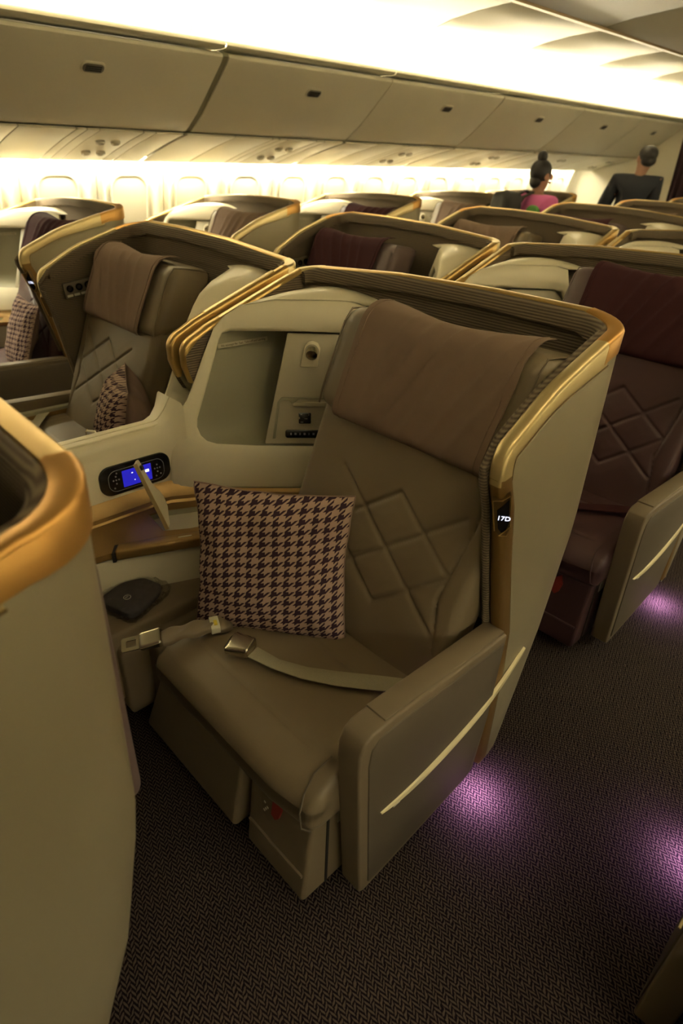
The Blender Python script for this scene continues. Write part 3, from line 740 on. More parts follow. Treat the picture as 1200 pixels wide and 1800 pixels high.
# third level pieces of the niche
tr = [(.205, .030), (.222, .150), (.236, .166), (.42, .166), (.42, .160), (.292, .160), (.280, .148), (.268, .148), (.260, .157), (.238, .155), (.230, .148), (.214, .030)]
part('tray_edge', raw('tray_edge', *prism(tr, lambda p: fz(p[0], p[1], -.024), lambda p: fz(p[0], p[1], -.0150)), 'grey_green', bevel=.0015), p_cp)
part('tray_bar', raw('tray_bar', *prism([(.270, .143), (.277, .150), (.42, .152), (.42, .138), (.276, .136)], lambda p: fz(p[0], p[1], -.024), lambda p: fz(p[0], p[1], -.012)), 'panel_grey', bevel=.0015), p_cp)
lp = [(.296, .264), (.352, .264), (.362, .322), (.354, .340), (.338, .347), (.322, .343), (.311, .330)]
p_lp = part('lamp_plate', raw('lamp_plate', *prism(lp, lambda p: fz(p[0], p[1], -.024), lambda p: fz(p[0], p[1], -.010)), 'cream', bevel=.003), p_cp)
rings = []
for (r_, h) in ((.0225, -.018), (.0225, -.004), (.0195, .002), (.0175, .002), (.0165, -.004)):
    rings.append([fz(.334+r_*math.cos(a), .312+r_*math.sin(a), h-.006) for a in [2*math.pi*k/20 for k in range(20)]])
part('lamp_collar', raw('lamp_collar', *loft(rings), 'panel_grey'), p_cp)
ld = (en*.75+ew*(-.55)+eu*(-.1)).normalized(); c0 = fz(.335, .314, -.012)
V, F = tubeVF([c0, c0+ld*.012, c0+ld*.024, c0+ld*.026], lambda f: .0185 if f < .9 else .014, 18)
part('reading_lamp', raw('reading_lamp', V, F, 'chrome'), p_cp, label='small swivelling metal reading lamp')
part('lamp_label', raw('lamp_label', *prism(rr(.018, .006, .001), lambda p: fz(p[0]+.314, p[1]+.275, -.0135), lambda p: fz(p[0]+.314, p[1]+.275, -.0118)), 'taupe_panel'), p_cp)
part('power_socket', raw('power_socket', *prism(rr(.040, .036, .003), lambda p: fz(p[0]+.312, p[1]+.098, -.024), lambda p: fz(p[0]+.312, p[1]+.098, -.0195)), 'black', bevel=.001), p_cp)
part('socket_marks', raw('socket_marks', *merge(*[prism(rr(w_, h_, .001), lambda p, a=a, b=b: fz(p[0]+a, p[1]+b, -.0197), lambda p, a=a, b=b: fz(p[0]+a, p[1]+b, -.0188)) for a, b, w_, h_ in ((.294, .099, .004, .007), (.325, .110, .003, .005), (.302, .085, .010, .002), (.300, .110, .006, .002), (.316, .096, .010, .001))]), 'placard'), p_cp)
part('switch_strip', raw('switch_strip', *prism(rr(.118, .027, .008), lambda p: fz(p[0]+.306, p[1]+.046, -.024), lambda p: fz(p[0]+.306, p[1]+.046, -.0185)), 'black', bevel=.0015), p_cp)
part('switch_icons', raw('switch_icons', *merge(*[prism(rr(.004+.003*(k % 2), .007, .001), lambda p, k=k: fz(p[0]+.266+.015*k, p[1]+.046, -.0188), lambda p, k=k: fz(p[0]+.266+.015*k, p[1]+.046, -.0176)) for k in range(6)]), 'glyph_grey'), p_cp)
part('coat_hook', raw('coat_hook', *tubeVF([fz(.412, .318, -.02), fz(.412, .318, .002), fz(.412, .326, .008)], .005, 8), 'chrome'), p_cp)
pla = [fz(.052, .350, -.03), fz(.052, .350, -.115)]
PL_O = fz(.046, .318, -.075)+Vector((.006, 0, 0))
plx = (-en).normalized(); ply = (ew*.95+eu*.1).normalized()
# back-wall placard strip with its lettering (faces the seat)
PM = frame_mtx((-1.6375, 1.165, 1.030), (.04, 1, -.01), (0, 0, 1))
part('notice_strip', raw('notice_strip', *prism(rr(.19, .014, .001), lambda p: tuple(PM @ Vector((p[0], p[1], -.002))), lambda p: tuple(PM @ Vector((p[0], p[1], -.0004)))), 'panel_grey'), p_n)
part('notice_lettering', text_mesh('No stowage for Taxi, Take-off and Landing', .0098, PM, 'taupe_panel', .0002), p_n, nomirror=True)
# lid (top of console)
LT_ = [(.024, .378), (.060, .418), (.110, .450), (.22, .468), (.36, .47), (.45, .47), (.505, .455)]
def lidpt(f, g):
    k = f*6; i = min(int(k), 5); u = LT_[i][0]+(LT_[i+1][0]-LT_[i][0])*(k-i); w = LT_[i][1]+(LT_[i+1][1]-LT_[i][1])*(k-i)
    a = fz(u, w, -.002); b = Vector((-1.69+.40*f, 1.492, 1.165+.02*math.sin(math.pi*f)))
    q = a.lerp(b, g); q.z += .014*math.sin(math.pi*g)*math.sin(math.pi*min(1, f+.1)); return q
V, F = [], []; nl = 14
for i in range(nl+1):
    for j in range(nl+1): V.append(lidpt(i/nl, j/nl))
for i in range(nl):
    for j in range(nl): a = i*(nl+1)+j; F.append((a, a+nl+1, a+nl+2, a+1))
part('console_lid', raw('console_lid', V, F, 'cream', ang=60), p_con)
# divider wall along the cabin axis; its top edge rises into the fascia
path = [(-1.685, .29), (-1.685, .40), (-1.685, .60), (-1.685, .80), (-1.684, .85), (-1.680, .885), (-1.672, .91), (-1.655, .935)]
rings = []
for (x, y) in path:
    zt = .792+.075*max(0, (y-.85)/.085)**2
    rings.append([(x+.006, y, .575), (x, y, zt-.022), (x-.006, y, zt-.007), (x-.016, y, zt), (-1.7375, y, zt), (-1.7375, y, .45), (x+.006, y, .45)])
p_dv = part('console_divider', raw('console_divider', *loft(rings), 'cream', ang=40), label='cream divider panel with a handset set in it')
part('divider_rail', raw('divider_rail', *boxVF((-1.7370, .29, .792), (-1.712, .90, .800)), 'cream', bevel=.003), p_dv)
# handset
HO = Vector((-1.683, .757, .668)); hx = Vector((0, 1, -.012)).normalized(); hz = Vector((-.02, 0, 1)).normalized()
hp = lambda p, o: HO+hx*p[0]+hz*p[1]+Vector((o, 0, 0))
p_hs = part('handset', raw('handset', *prism(rr(.240, .098, .036, 7), lambda p: hp(p, -.006), lambda p: hp(p, .008)), 'black', bevel=.003), label='black handset with blue screen')
part('handset_body', raw('handset_body', *prism(rr(.188, .070, .026, 7), lambda p: hp(p, .007), lambda p: hp(p, .0125)), 'black', bevel=.002), p_hs)
part('handset_edge', raw('handset_edge', *tubeVF([hp(p, .0115) for p in rr(.188, .070, .026, 7)]+[hp(rr(.188, .070, .026, 7)[0], .0115)], .0010, 5), 'glyph_grey'), p_hs)
part('screen', raw('screen', *prism(rr(.098, .056, .002), lambda p: hp(p, .012), lambda p: hp(p, .0135)), 'screen_blue'), p_hs, label='blue handset screen')
part('screen_icons', raw('screen_icons', *merge(*[prism(rr(w_, h_, .001), lambda p, a=a, b=b: hp((p[0]+a, p[1]+b), .0135), lambda p, a=a, b=b: hp((p[0]+a, p[1]+b), .0142)) for a, b, w_, h_ in ((.034, .006, .013, .009), (.012, .018, .007, .004), (.002, .016, .004, .003), (-.016, .014, .005, .003), (-.010, -.012, .003, .003))]), 'glyph_white'), p_hs)
for k, (a, b) in enumerate([(sx*(.070+.009*math.cos(q)), .004+.012*math.sin(q)) for sx in (-1, 1) for q in (0, 1.57, 3.14, 4.71)]+[(-.070, .004), (.070, .004), (-.066, .026), (.064, -.022), (.080, -.018), (-.078, -.022)]):
    part('handset_button', raw('handset_button', *prism(rr(.005, .005, .0022, 3), lambda p: hp((p[0]+a, p[1]+b), .012), lambda p: hp((p[0]+a, p[1]+b), .0140)), 'glyph_grey'), p_hs)
# side table: bronze band, table top, well, flap, lid, pale side, leather ledge
band = [(-1.684, .29, .60), (-1.684, .78, .60), (-1.668, .86, .602), (-1.60, .975, .605), (-1.50, 1.10, .605), (-1.37, 1.25, .605)]
dirs = [Vector((1, 0)), Vector((1, 0)), Vector((.93, -.36)), Vector((.77, -.64)), Vector((.77, -.64)), Vector((.77, -.64))]
rings = []
for (x, y, z), d in zip(band, dirs):
    rings.append([(x+d.x*a, y+d.y*a, z+dz) for a, dz in ((0, .012), (.012, .0), (.030, -.032), (.046, -.036), (.052, -.044), (.052, -.06), (-.01, -.06))])
p_tb = part('side_table', raw('side_table', *loft(rings), 'bronze', ang=35), label='bronze side table beside the seat')
# table top plate with a rectangular well
TOPZ = .558
tp = [(-1.665, .29), (-1.665, .82), (-1.56, 1.00), (-1.40, 1.20), (-1.30, 1.10), (-1.372, .835), (-1.475, .565), (-1.52, .29)]
well = [(-1.60, .745), (-1.595, .80), (-1.55, .90), (-1.47, 1.02), (-1.40, .98), (-1.415, .90), (-1.447, .80), (-1.487, .730)]
rings = [[(x, y, TOPZ-.02) for x, y in tp], [(x, y, TOPZ) for x, y in tp], [(x, y, TOPZ) for x, y in well], [(x, y, TOPZ-.006) for x, y in well]]
part('table_top', raw('table_top', *loft(rings, True, False), 'bronze', ang=35), p_tb)
rings = [[(x, y, TOPZ-.004) for x, y in well], [(x, y, TOPZ-.06) for x, y in well]]
V, F = loft(rings, True, False); F.append(tuple(range(len(well), 2*len(well)))[::-1]); part('compartment', raw('compartment', V, F, 'grey_green'), p_tb)
ld_ = [(-1.495, .585), (-1.355, .90), (-1.325, .885), (-1.462, .565)]
part('bronze_lid', raw('bronze_lid', *prism([(-1.503, .592), (-1.350, .94), (-1.318, .925), (-1.468, .562)], lambda p: (p[0], p[1], TOPZ-.028), lambda p: (p[0], p[1], TOPZ+.008)), 'bronze', bevel=.008, seg=3), p_tb, label='bronze front lid of the side table')
part('lid_gap', raw('lid_gap', *prism([(-1.5075, .583), (-1.5035, .5925), (-1.4675, .5635), (-1.471, .555)], lambda p: (p[0], p[1], TOPZ-.03), lambda p: (p[0], p[1], TOPZ+.001)), 'dark_gap'), p_tb)
part('lid_label', raw('lid_label', *prism(rr(.040, .005, .002), lambda p: (-1.407+p[0]*.40-p[1]*.9, .757+p[0]*.92+p[1]*.4, TOPZ+.0075), lambda p: (-1.407+p[0]*.40-p[1]*.9, .757+p[0]*.92+p[1]*.4, TOPZ+.0088)), 'placard'), p_tb)
# open flap standing up beside the well
A0, A1 = Vector((-1.484, .742, .560)), Vector((-1.545, .792, .560)); B0, B1 = Vector((-1.578, .712, .755)), Vector((-1.625, .752, .755))
fn_ = (A1-A0).cross(B0-A0).normalized()
fl = lambda a, b, o: A0.lerp(A1, a).lerp(B0.lerp(B1, a), b)+fn_*o
rings = []
for b, wv in ((0, .35), (.06, .55), (.16, 1.0), (.30, 1.12), (.42, 1.0), (.50, .80), (.62, .62), (.80, .55), (.95, .52), (1.0, .46)):
    rings.append([fl(0, b, -.004), fl(wv, b, -.004), fl(wv, b, .005), fl(0, b, .005)])
part('flap', raw('flap', *loft(rings), 'cream', ang=40, bevel=.0015), p_tb, label='small cream flap standing open')
part('flap_edge', raw('flap_edge', *ribbonVF([fl(0, b, .0005) for b in (0, .3, .6, 1.0)], .012, fn_, .003), 'pale_gold'), p_tb)
part('flap_catch', raw('flap_catch', *prism(rr(.014, .014, .004), lambda p: fl(.25, .90, 0)+fn_*(.004)+(A1-A0).normalized()*p[0]+(B0-A0).normalized()*p[1], lambda p: fl(.25, .90, 0)+fn_*(.012)+(A1-A0).normalized()*p[0]+(B0-A0).normalized()*p[1]), 'black'), p_tb)
part('console_side', raw('console_side', *prism([(-1.512, .29), (-1.478, .575), (-1.335, .94), (-1.32, 1.2), (-1.45, 1.2), (-1.68, .9), (-1.68, .29)], lambda p: (p[0], p[1], .02), lambda p: (p[0], p[1], TOPZ-.024)), 'panel_grey', bevel=.003))
lg2 = [(-1.50, .40, 0), (-1.30, .40, 0)]
def ledge(x0, x1, z0, z1, nm, y0=.36, y1=1.06):
    c = {}
    for sx, x in ((-1, x0), (1, x1)):
        for sy, y in ((-1, y0), (1, y1)):
            for sz, z in ((-1, z0), (1, z1)): c[(sx, sy, sz)] = (x, y, z)
    part(nm, raw(nm, *softbox(hexa(c), (.16, .05, .25), (6, 6, 6)), 'taupe'), color=('taupe', 'leather_burgundy'))
ledge(-1.52, -1.315, .16, .405, 'side_ledge'); ledge(-1.40, -1.285, .12, .368, 'side_bolster', .46)
ledge(-1.31, -1.20, .10, .352, 'inner_arm', .54)
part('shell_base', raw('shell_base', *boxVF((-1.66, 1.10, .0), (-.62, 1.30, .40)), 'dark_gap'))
part('floor_light', raw('floor_light', *prism(rr(.05, .014, .004), lambda p: (-.545+p[1]*.3, 1.09+p[0]*.6, .095), lambda p: (-.545+p[1]*.3, 1.09+p[0]*.6, .088)), 'led_purple'), label='violet floor light under the shell')

# belts
def belt_parts():
    P = [(-.965, .672, .468), (-.90, .695, .459), (-.83, .730, .457), (-.76, .775, .460), (-.69, .828, .464), (-.63, .874, .468), (-.585, .905, .464)]
    up = [(.45, -.85, .1), (.45, -.85, .25), (.5, -.85, .12), (.55, -.8, -.05), (.6, -.8, -.1), (.6, -.8, .0), (.6, -.8, 0)]
    P2, U2 = [], []
    for k in range(25):
        f = k/24*(len(P)-1); i = min(int(f), len(P)-2); q = f-i
        P2.append(Vector(P[i]).lerp(Vector(P[i+1]), q)); U2.append(Vector(up[i]).lerp(Vector(up[i+1]), q))
    pb = part('lap_belt', raw('lap_belt', *ribbonVF(P2, .046, U2, .003), 'belt', bevel=.0006), color=('belt', 'cover_burgundy'), label='grey webbing lap belt')
    bc = Vector((-.998, .66, .475)); bu = Vector((.88, .42, .03)).normalized(); bv = Vector((-.42, .88, .10)).normalized(); bn = bu.cross(bv)
    f = lambda s, t, r: bc+bu*(.034*s)+bv*((.031-.004*s)*t)+bn*((.014+.004*s)*r)
    part('buckle', raw('buckle', *softbox(f, (.25, .35, .6), (6, 6, 4)), 'chrome'), pb, label='polished metal buckle')
    part('buckle_slot', raw('buckle_slot', *softbox(lambda s, t, r: bc+bu*(-.034+.004*s)+bv*(.022*t)+bn*(-.002+.005*r), (.3, .2, .4), (2, 4, 2)), 'black'), pb)
    # other half: leather sleeve, yellow label, tongue
    s0, s1 = Vector((-1.095, .70, .462)), Vector((-1.172, .525, .452))
    ds = (s1-s0).normalized(); sd = Vector((0, 0, 1)); sw = ds.cross(sd).normalized()
    f2 = lambda s, t, r: s0.lerp(s1, (s+1)/2)+sw*(.024*t)+Vector((0, 0, 1))*(.013*r+.012*math.sin((s+1)*1.4)+.004*math.sin(s*9+t*2))
    ps = part('belt_sleeve', raw('belt_sleeve', *softbox(f2, (.08, .6, .8), (24, 6, 4)), 'taupe'), color=('taupe', 'leather_burgundy'))
    f3 = lambda s, t, r: s0.lerp(s1, .18+.13*(s+1)/2)+sw*(.0255*t)+Vector((0, 0, 1))*(.0145*r+.010)
    part('care_label', raw('care_label', *softbox(f3, (.1, .5, .6), (3, 6, 4)), 'label_white'), ps)
    f4 = lambda s, t, r: s0.lerp(s1, .21+.05*(s+1)/2)+sw*(.0115*t-.008)+Vector((0, 0, 1))*(.0152*r+.0108)
    part('label_mark', raw('label_mark', *softbox(f4, (.1, .3, .5), (2, 4, 3)), 'label_yellow'), ps)
    t0 = s1+Vector((0, 0, .014))
    tdir = (ds+Vector((-.12, 0, -.10))).normalized(); tw_ = tdir.cross(Vector((.3, 0, 1))).normalized(); tn_ = tdir.cross(tw_)
    f5 = lambda s, t, r: t0+tdir*(.022+.030*s)+tw_*(.026*t)+tn_*((.010-.004*s)*r)
    pt = part('belt_tongue', raw('belt_tongue', *softbox(f5, (.3, .3, .6), (4, 5, 3)), 'chrome'), ps)
    oute = [(-.021, 0), (-.021, .048), (-.017, .052), (.017, .052), (.021, .048), (.021, 0)]; inn = [(-.010, .014), (-.010, .038), (-.008, .040), (.008, .040), (.010, .038), (.010, .014)]
    g = lambda p, o: t0+tdir*(.045+p[1])+tw_*p[0]+tn_*o
    rings = [[g(p, .0015) for p in inn], [g(p, .0015) for p in oute], [g(p, -.0015) for p in oute], [g(p, -.0015) for p in inn], [g(p, .0015) for p in inn]]
    part('tongue_plate', raw('tongue_plate', *loft(rings, True, False), 'chrome', ang=30), ps)
belt_parts()

# ------------------------------------------------------------------ place the seats
MIR = {}
def mirrored(me):
    if me.name not in MIR:
        c = me.copy(); c.transform(Matrix.Scale(-1, 4, (1, 0, 0))); c.flip_normals(); MIR[me.name] = c
    return MIR[me.name]
def place_seat(dx, dy, mir, burg, label, low=None):
    base = Vector((mx(BASE.x) if mir else BASE.x, BASE.y, 0))+Vector((dx, dy, 0))
    r = empty('business_seat', base); tag(r, label, 'seat', 'business class seats')
    made = []
    for (nm, me, par, fl) in PARTS:
        if mir and fl.get('nomirror'): made.append(None); continue
        o = bpy.data.objects.new(nm, mirrored(me) if mir else me); COL.objects.link(o)
        o.parent = r if par is None else made[par]
        if burg and fl.get('color'):
            o.material_slots[0].link = 'OBJECT'; o.material_slots[0].material = MATS[fl['color'][1]]
        if fl.get('label'): o['label'] = fl['label']
        if low and nm == 'headrest': o.location = low[0]
        if low and mir and nm == 'backrest': o.location.y = .065      # reclined a touch
        if low and len(low) > 1 and par is None and nm in ('shell_panel', 'wing_rim', 'front_trim', 'lining', 'corner_cap', 'rim_insert', 'seat_display', 'light_cluster'):
            o.scale.y = low[1]; o.location.y = (1.5-BASE.y)*(1-low[1])
        if low and nm == 'armrest': o.scale.z = .87; o.location.z = .005
        made.append(o)
    return r, made
rowD = ['nearest seat in focus, with the houndstooth pillow and open lap belt', 'right behind the nearest seat, at the right frame edge', 'two rows behind the nearest seat', 'three rows behind the nearest seat', 'four rows behind the nearest seat', 'last of its column before the far bulkhead']
P_ = 1.3
SEAT = {}
for k in range(-1, 6):
    c = 'beige' if k % 2 == 0 else 'burgundy'
    lab = 'seat shell cropped at the left foreground, seen from behind with its orange gold rim' if k < 0 else '%s leather aisle seat, %s' % (c, ('right-hand centre column, ' if k > 1 else '')+rowD[k])
    SEAT['D', k] = place_seat(0, k*P_, False, k % 2 == 1, lab)
rowF = ['its pillow stood on edge', 'headrest just above the nearest seat', 'third back beside the far aisle', 'fourth back beside the far aisle', 'fifth back beside the far aisle', 'farthest back beside the far aisle']
for k in range(0, 6):
    SEAT['F', k] = place_seat(0, k*P_, True, k % 2 == 1, '%s leather seat of the left-hand centre column, %s' % ('beige' if k % 2 == 0 else 'burgundy', rowF[k]), ((0, .045, -.045),))
rowK = ['nearest by the windows at the left frame edge', 'second along the windows, right of the burgundy one', 'third along the windows', 'fourth along the windows', 'fifth along the windows, below the woman', 'last along the windows']
for k in range(0, 5):
    SEAT['K', k] = place_seat(-2.965, .25+k*P_, False, k % 2 == 0, '%s leather window seat, %s' % ('burgundy' if k % 2 == 0 else 'beige', rowK[k]), ((0, -.018, -.04), 1.22))
SEAT['A', 0] = place_seat(2*(-XC)-.45, .25, True, True, 'seat across the near aisle, only its armrest corner shows at lower right')
def seat_text(key, txt):
    r, made = SEAT[key]
    me = text_mesh(txt, .0165, Matrix.Translation(-BASE) @ TXT_M, 'glyph_white', .0003); o = link('seat_number', me, made[p_bez])
seat_text(('D', 0), '17D'); seat_text(('K', 0), '17K')
# violet courtesy lamps: small real lights at the floor-light lenses
def lamp(key, e):
    r, made = SEAT[key]; mir = key[0] in 'FA'
    ld = bpy.data.lights.new('floor_lamp_light', 'AREA'); ld.shape = 'DISK'; ld.size = .04; ld.energy = e; ld.spread = math.radians(150); ld.color = (.80, .42, 1.0)
    o = bpy.data.objects.new('floor_lamp_light', ld); COL.objects.link(o); o.parent = r
    x = -.488-BASE.x; o.location = (-x if mir else x, 1.085-BASE.y, .085); o.rotation_euler = (0, math.radians(-12 if not mir else 12), 0)
for k, e in ((('D', 0), .20), (('D', 1), .20), (('A', 0), .20), (('K', 0), .12), (('F', 0), .08)): lamp(k, e)

# ------------------------------------------------------------------ pillows
def pillow(name, origin, ex_, ey_, w, h, th, label, seed, wrap=False):
    ex_ = Vector(ex_).normalized(); ey_ = Vector(ey_); ey_ = (ey_-ex_*ey_.dot(ex_)).normalized(); ez_ = ex_.cross(ey_)
    n = 44; V, UV, F, MI = [], [], [], []
    def pt(i, j, sgn):
        s, t = -1+2*i/n, -1+2*j/n
        S_, T_ = s*(1-.075*(1-t*t)*abs(s)**3), t*(1-.065*(1-s*s)*abs(t)**3)
        hh = max(0, (1-abs(s)**2.6))**.55*max(0, (1-abs(t)**2.6))**.55
        wr = noise.noise(Vector((s*2.2+seed, t*2.2, sgn)))*.014+noise.noise(Vector((s*7+seed, t*3.5, 2+sgn)))*.010*(.5+.5*abs(t))
        d = sgn*(th*hh+wr*min(1, hh*2))
        edge = .016*noise.noise(Vector((s*3.5+seed, t*3.5, 9)))
        return Vector(origin)+ex_*((S_+edge)*w/2)+ey_*((T_+edge)*h/2)+ez_*d
    for sgn in (1, -1):
        o = len(V)
        for i in range(n+1):
            for j in range(n+1): V.append(pt(i, j, sgn)); UV.append((i/n, j/n))
        for i in range(n):
            for j in range(n):
                a = o+i*(n+1)+j; q = (a, a+n+1, a+n+2, a+1); F.append(q if sgn > 0 else q[::-1]); MI.append(0 if sgn > 0 else 1)
    me = raw(name, V, F, uvs=UV, mats=['houndstooth', 'mauve_cloth'], midx=MI, ang=80)
    bm = bmesh.new(); bm.from_mesh(me); bmesh.ops.remove_doubles(bm, verts=bm.verts[:], dist=1e-5); bm.to_mesh(me); bm.free()
    cc = sum((v.co for v in me.vertices), Vector())/len(me.vertices); zb = min(v.co.z for v in me.vertices); org = Vector((cc.x, cc.y, zb))
    me.transform(Matrix.Translation(-org)); o = link(name, me); o.location = org; tag(o, label, 'pillow', 'houndstooth pillows')
    bnd = [pt(i, 0, 1) for i in range(n+1)]+[pt(n, j, 1) for j in range(1, n+1)]+[pt(i, n, 1) for i in range(n-1, -1, -1)]+[pt(0, j, 1) for j in range(n-1, -1, -1)]
    s = link('seam', raw('seam', *tubeVF([p-org for p in bnd], .0022, 5), 'mauve_cloth'), o)
    return o
BL, BR, TL, TR = Vector((-1.19, .68, .450)), Vector((-.860, .890, .43)), Vector((-1.252, .712, .79)), Vector((-.950, .975, .825))
exv = ((BR-BL)+(TR-TL))/2; eyv = ((TL-BL)+(TR-BR))/2; ctr = (BL+BR+TL+TR)/4
pillow('pillow', ctr, exv, eyv, .425, .415, .068, 'square houndstooth pillow propped on the nearest beige seat', 1.0)
pillow('pillow', (-2.20, .970, .615), (.90, -.43, 0), (.12, .16, .97), .38, .38, .10, 'houndstooth pillow seen edge-on beyond the cream divider', 5.0)
pillow('pillow', (-3.77, 1.15, .605), (.98, -.08, 0), (0, .36, .93), .40, .40, .05, 'houndstooth pillow on the burgundy window seat, left frame edge', 9.0)

# ------------------------------------------------------------------ amenity pouch in clear wrap on the ledge
kr = empty('amenity_pouch', (-1.42, .575, .405), math.radians(20)); tag(kr, 'dark eyeshade pouch in crinkled clear wrap on the seat ledge', 'pouch')
kp = [(-.062, -.06), (.045, -.065), (.062, -.03), (.058, .02), (.03, .055), (-.02, .065), (-.062, .05)]
def kitc(s, t, r):
    a = 1-.30*(t > 0)*t*t*(abs(s)**1.5); return Vector((s*.068*a, t*.075, .022+r*.020*(1-.25*s*s)))
link('pouch', raw('pouch', *softbox(kitc, (.35, .35, .7), (10, 10, 4)), 'kit_cloth'), kr)
link('emblem', raw('emblem', *tubeVF([(.010+.010*math.cos(a), -.03+.010*math.sin(a), .0425) for a in [2*math.pi*k/16 for k in range(17)]], .0008, 5), 'placard'), kr)
link('emblem_bar', raw('emblem_bar', *tubeVF([(.008, -.036, .0425), (.009, -.025, .0425)], .0008, 5), 'placard'), kr)
def wrapc(p, r, w):
    return w+Vector((noise.noise(w*60), noise.noise(w*60+Vector((3, 1, 2))), noise.noise(w*70+Vector((7, 0, 0)))))*.006
link('clear_wrap', raw('clear_wrap', *softbox(lambda s, t, r: Vector((s*.078, t*.088, .024+r*.023)), (.3, .3, .7), (22, 22, 5), wrapc), 'plastic_wrap', ang=15), kr)

# ------------------------------------------------------------------ people far back in the other aisle
def skinned(name, pts, edges, m, parent, root=0, sub=2):
    me = bpy.data.meshes.new(name); me.from_pydata([p[:3] for p in pts], edges, [])
    o = link(name, me, parent); bm = bmesh.new(); bm.from_mesh(me); ly = bm.verts.layers.skin.verify()
    bm.verts.ensure_lookup_table()
    for i, v in enumerate(bm.verts):
        r_ = pts[i][3]; v[ly].radius = r_ if isinstance(r_, tuple) else (r_, r_); v[ly].use_root = (i == root)
    bm.to_mesh(me); bm.free(); me.materials.append(MATS[m])
    s = o.modifiers.new('skin', 'SKIN'); s.use_smooth_shade = True
    ss = o.modifiers.new('smooth', 'SUBSURF'); ss.levels = sub; ss.render_levels = sub
    return o
def person(loc, rz, H, label, top, bottom, lean=(0, 0), head_turn=0, hair='bun', extra=None):
    r = empty('person', loc, rz); tag(r, label, 'person', 'people in the far aisle')
    h = H; lx, ly = lean         # faces +y; lean shifts the upper body
    def L(z): f = max(0, (z/h-.5)/.5); return lx*f, ly*f
    def q(x, y, z, rad): a, b = L(z*h); return (x+a, y+b, z*h, rad)
    sh = .118*h; P = [q(0, 0, .52, (.092*h, .068*h)), q(0, 0, .60, (.085*h, .064*h)), q(0, .005, .70, (.100*h, .070*h)), q(0, 0, .785, (.098*h, .062*h)), q(0, -.005, .835, .036*h), q(0, 0, .862, .034*h),
         q(0, .012, .895, (.044*h, .048*h)), q(0, .012, .945, (.046*h, .054*h)), q(0, .008, .975, .035*h)]
    E = [(i, i+1) for i in range(8)]
    for s in (-1, 1):
        b = len(P); P += [q(s*sh, 0, .800, .042*h), q(s*(sh+.024*h), -.02, .63, .032*h), q(s*(sh+.012*h), .06, .49, .019*h), q(s*(sh+.008*h), .09, .445, .017*h)]
        E += [(3, b), (b, b+1), (b+1, b+2), (b+2, b+3)]
        for fg, (fx, fl_) in enumerate(((-.016, .040), (-.006, .048), (.004, .045), (.013, .036))):
            c = len(P); P += [q(s*(sh+.008*h)+fx*.9, .10+.004*fg, .428, .0055*h), q(s*(sh+.008*h)+fx, .112, .428-fl_/h*.6, .0048*h), q(s*(sh+.008*h)+fx, .118, .428-fl_/h*1.2, .0042*h)]; E += [(b+3, c), (c, c+1), (c+1, c+2)]
        c = len(P); P += [q(s*(sh-.008*h), .115, .437, .0058*h), q(s*(sh-.012*h), .13, .418, .005*h)]; E += [(b+3, c), (c, c+1)]
        b = len(P); P += [(s*.052*h, 0, .47*h, .055*h), (s*.055*h, .012, .275*h, .038*h), (s*.058*h, -.012, .12*h, .027*h), (s*.06*h, -.02, .035*h, .023*h), (s*.065*h, .10, .018*h, .017*h)]
        E += [(0, b), (b, b+1), (b+1, b+2), (b+2, b+3), (b+3, b+4)]
    skinned('body', P, E, 'skin', r)
    # clothes follow the same skeleton, a little wider
    g = .012*h*1.1
    def fat(p): x, y, z, rad = p; return (x, y, z, (rad[0]+g, rad[1]+g) if isinstance(rad, tuple) else rad+g)
    arm0 = 9
    per = 4+12+2+5
    idx = [0, 1, 2, 3, 4]; CP = [fat(P[i]) for i in idx]; CE = [(0, 1), (1, 2), (2, 3), (3, 4)]
    for s in range(2):
        b0 = 9+s*per; n0 = len(CP); CP += [fat(P[b0]), fat(P[b0+1]), fat(P[b0+2])]; CE += [(3, n0), (n0, n0+1), (n0+1, n0+2)]
    cl = skinned('top', CP, CE, top, r)
    BP = [fat(P[0])]; BE = []
    for s in range(2):
        b0 = 9+s*per+18; n0 = len(BP); BP += [fat(P[b0]), fat(P[b0+1]), fat(P[b0+2]), fat(P[b0+3])]; BE += [(0, n0), (n0, n0+1), (n0+1, n0+2), (n0+2, n0+3)]
    skinned('trousers', BP, BE, bottom, r)
    for s in range(2):
        b0 = 9+s*per+18; a, b = Vector(P[b0+3][:3]), Vector(P[b0+4][:3]); 
        link('shoe', raw('shoe', *softbox(aabox((a.x-.045, a.y-.05, 0), (a.x+.045, b.y+.05, .075)), (.6, .4, .6), (4, 6, 4)), 'bag_black'), r)
    ax, ay = L(.93*h); hc = Vector((ax, ay+.012, .932*h))
    hd_ = empty('head_details', (0, 0, 0)); hd_.parent = r; hd_.location = hc; hd_.rotation_euler = (0, 0, head_turn)
    bpy.data.objects.remove(hd_)
    R_ = Matrix.Rotation(head_turn, 3, 'Z')
    def hm(name, c, s, m, n=12, fn=None):
        V, F = softbox(lambda a, b, d: hc+R_ @ (Vector(c)*h+Vector((a*s[0], b*s[1], d*s[2]))*h), (.95, .95, .95), (n, n, n), fn); return link(name, raw(name, V, F, m, ang=80), r)
    hm('nose', (0, .060, -.008), (.008, .012, .014), 'skin', 4)
    for s in (-1, 1):
        hm('ear', (s*.050, .002, -.006), (.006, .014, .020), 'skin', 4); hm('eye', (s*.018, .052, .006), (.004, .002, .003), 'hair', 4)
    hm('mouth', (0, .055, -.034), (.016, .005, .004), 'red', 4)
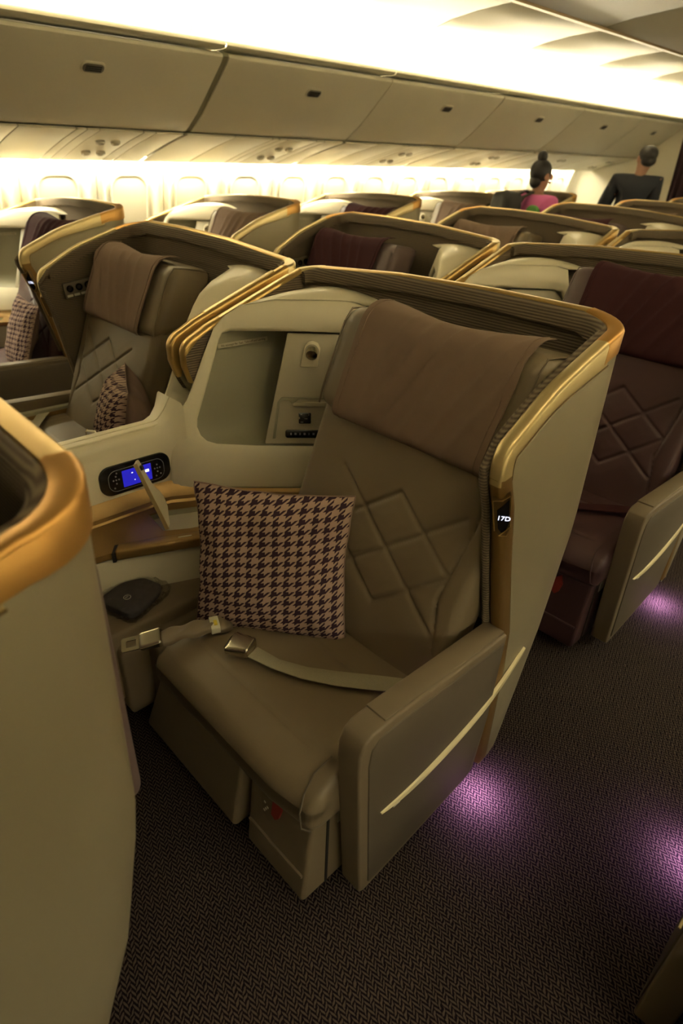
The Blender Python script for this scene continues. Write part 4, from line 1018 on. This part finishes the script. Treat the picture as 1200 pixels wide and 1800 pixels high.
    if hair == 'bun':
        hm('hair', (0, -.012, .018), (.054, .060, .062), 'hair'); hm('hair', (0, -.036, -.026), (.040, .030, .040), 'hair')
        hm('hair_bun', (0, -.016, .092), (.026, .027, .030), 'hair', 8)
    else:
        hm('hair', (0, -.010, .022), (.053, .060, .048), 'hair'); hm('hair', (0, -.032, -.012), (.045, .032, .034), 'hair')
    if extra: extra(r, h)
    return r
def woman_extra(r, h):
    V, F = softbox(aabox((-.165, -.27, .60*h), (.125, -.105, .795*h)), (.4, .55, .4), (8, 6, 8), lambda p, q, w: w+Vector((0, .01*noise.noise(w*14), .012*noise.noise(w*11))))
    # the patches are printed shapes of the top, modelled as cloth pieces on the sleeve
    for c, s in (((.125, -.100, .745*h), (.085, .034, .065)), ((-.15, -.06, .80*h), (.05, .05, .03)), ((.20, -.03, .66*h), (.035, .05, .05))):
        v, f = softbox(lambda a, b, d: Vector(c)+Vector((a*s[0], b*s[1], d*s[2])), (.9, .9, .9), (8, 8, 8)); link('green_patch', raw('green_patch', v, f, 'green', ang=80), r)
woman = person((-3.20, 5.50, 0), math.radians(-22), 1.555, 'woman with a high hair bun and pink and green top in the far aisle', 'pink', 'navy', (0, .02), -.12, 'bun', woman_extra)
# backpack: worn on the back, a thing of its own
br = empty('backpack', (-3.20, 5.50, 1.0), math.radians(-22)); tag(br, 'black backpack on the back of the woman with the bun', 'backpack')
link('pack', raw('pack', *softbox(aabox((-.19, -.36, -.10), (.08, -.165, .32)), (.4, .55, .45), (10, 6, 10), lambda p, q, w: w+Vector((0, .015*noise.noise(w*14), .018*noise.noise(w*11)))), 'bag_black'), br)
for s in (-.13, .0):
    link('strap', raw('strap', *ribbonVF([(s, -.20, .18), (s, -.13, .28), (s, -.02, .325), (s, .09, .27), (s, .13, .15)], .045, (1, 0, 0), .012), 'bag_black'), br)
link('pocket', raw('pocket', *softbox(aabox((-.15, -.395, -.06), (.04, -.33, .10)), (.3, .6, .3), (6, 4, 6)), 'bag_black'), br)
def man_extra(r, h):
    ax = .0
    link('collar', raw('collar', *softbox(lambda a, b, d: Vector((.16*.68+a*.050, .035+b*.050, .842*h+d*.016)), (.8, .8, .5), (8, 8, 4)), 'shirt'), r)
person((-3.34, 7.62, 0), math.radians(20), 1.74, 'man in a dark suit leaning over at the far end of the aisle', 'navy', 'navy', (.16, .05), .5, 'short', man_extra)
person((-2.78, 8.70, 0), math.radians(150), 1.74, 'person in dark clothes cropped at the right frame edge', 'navy', 'navy', (0, 0), 0, 'short')
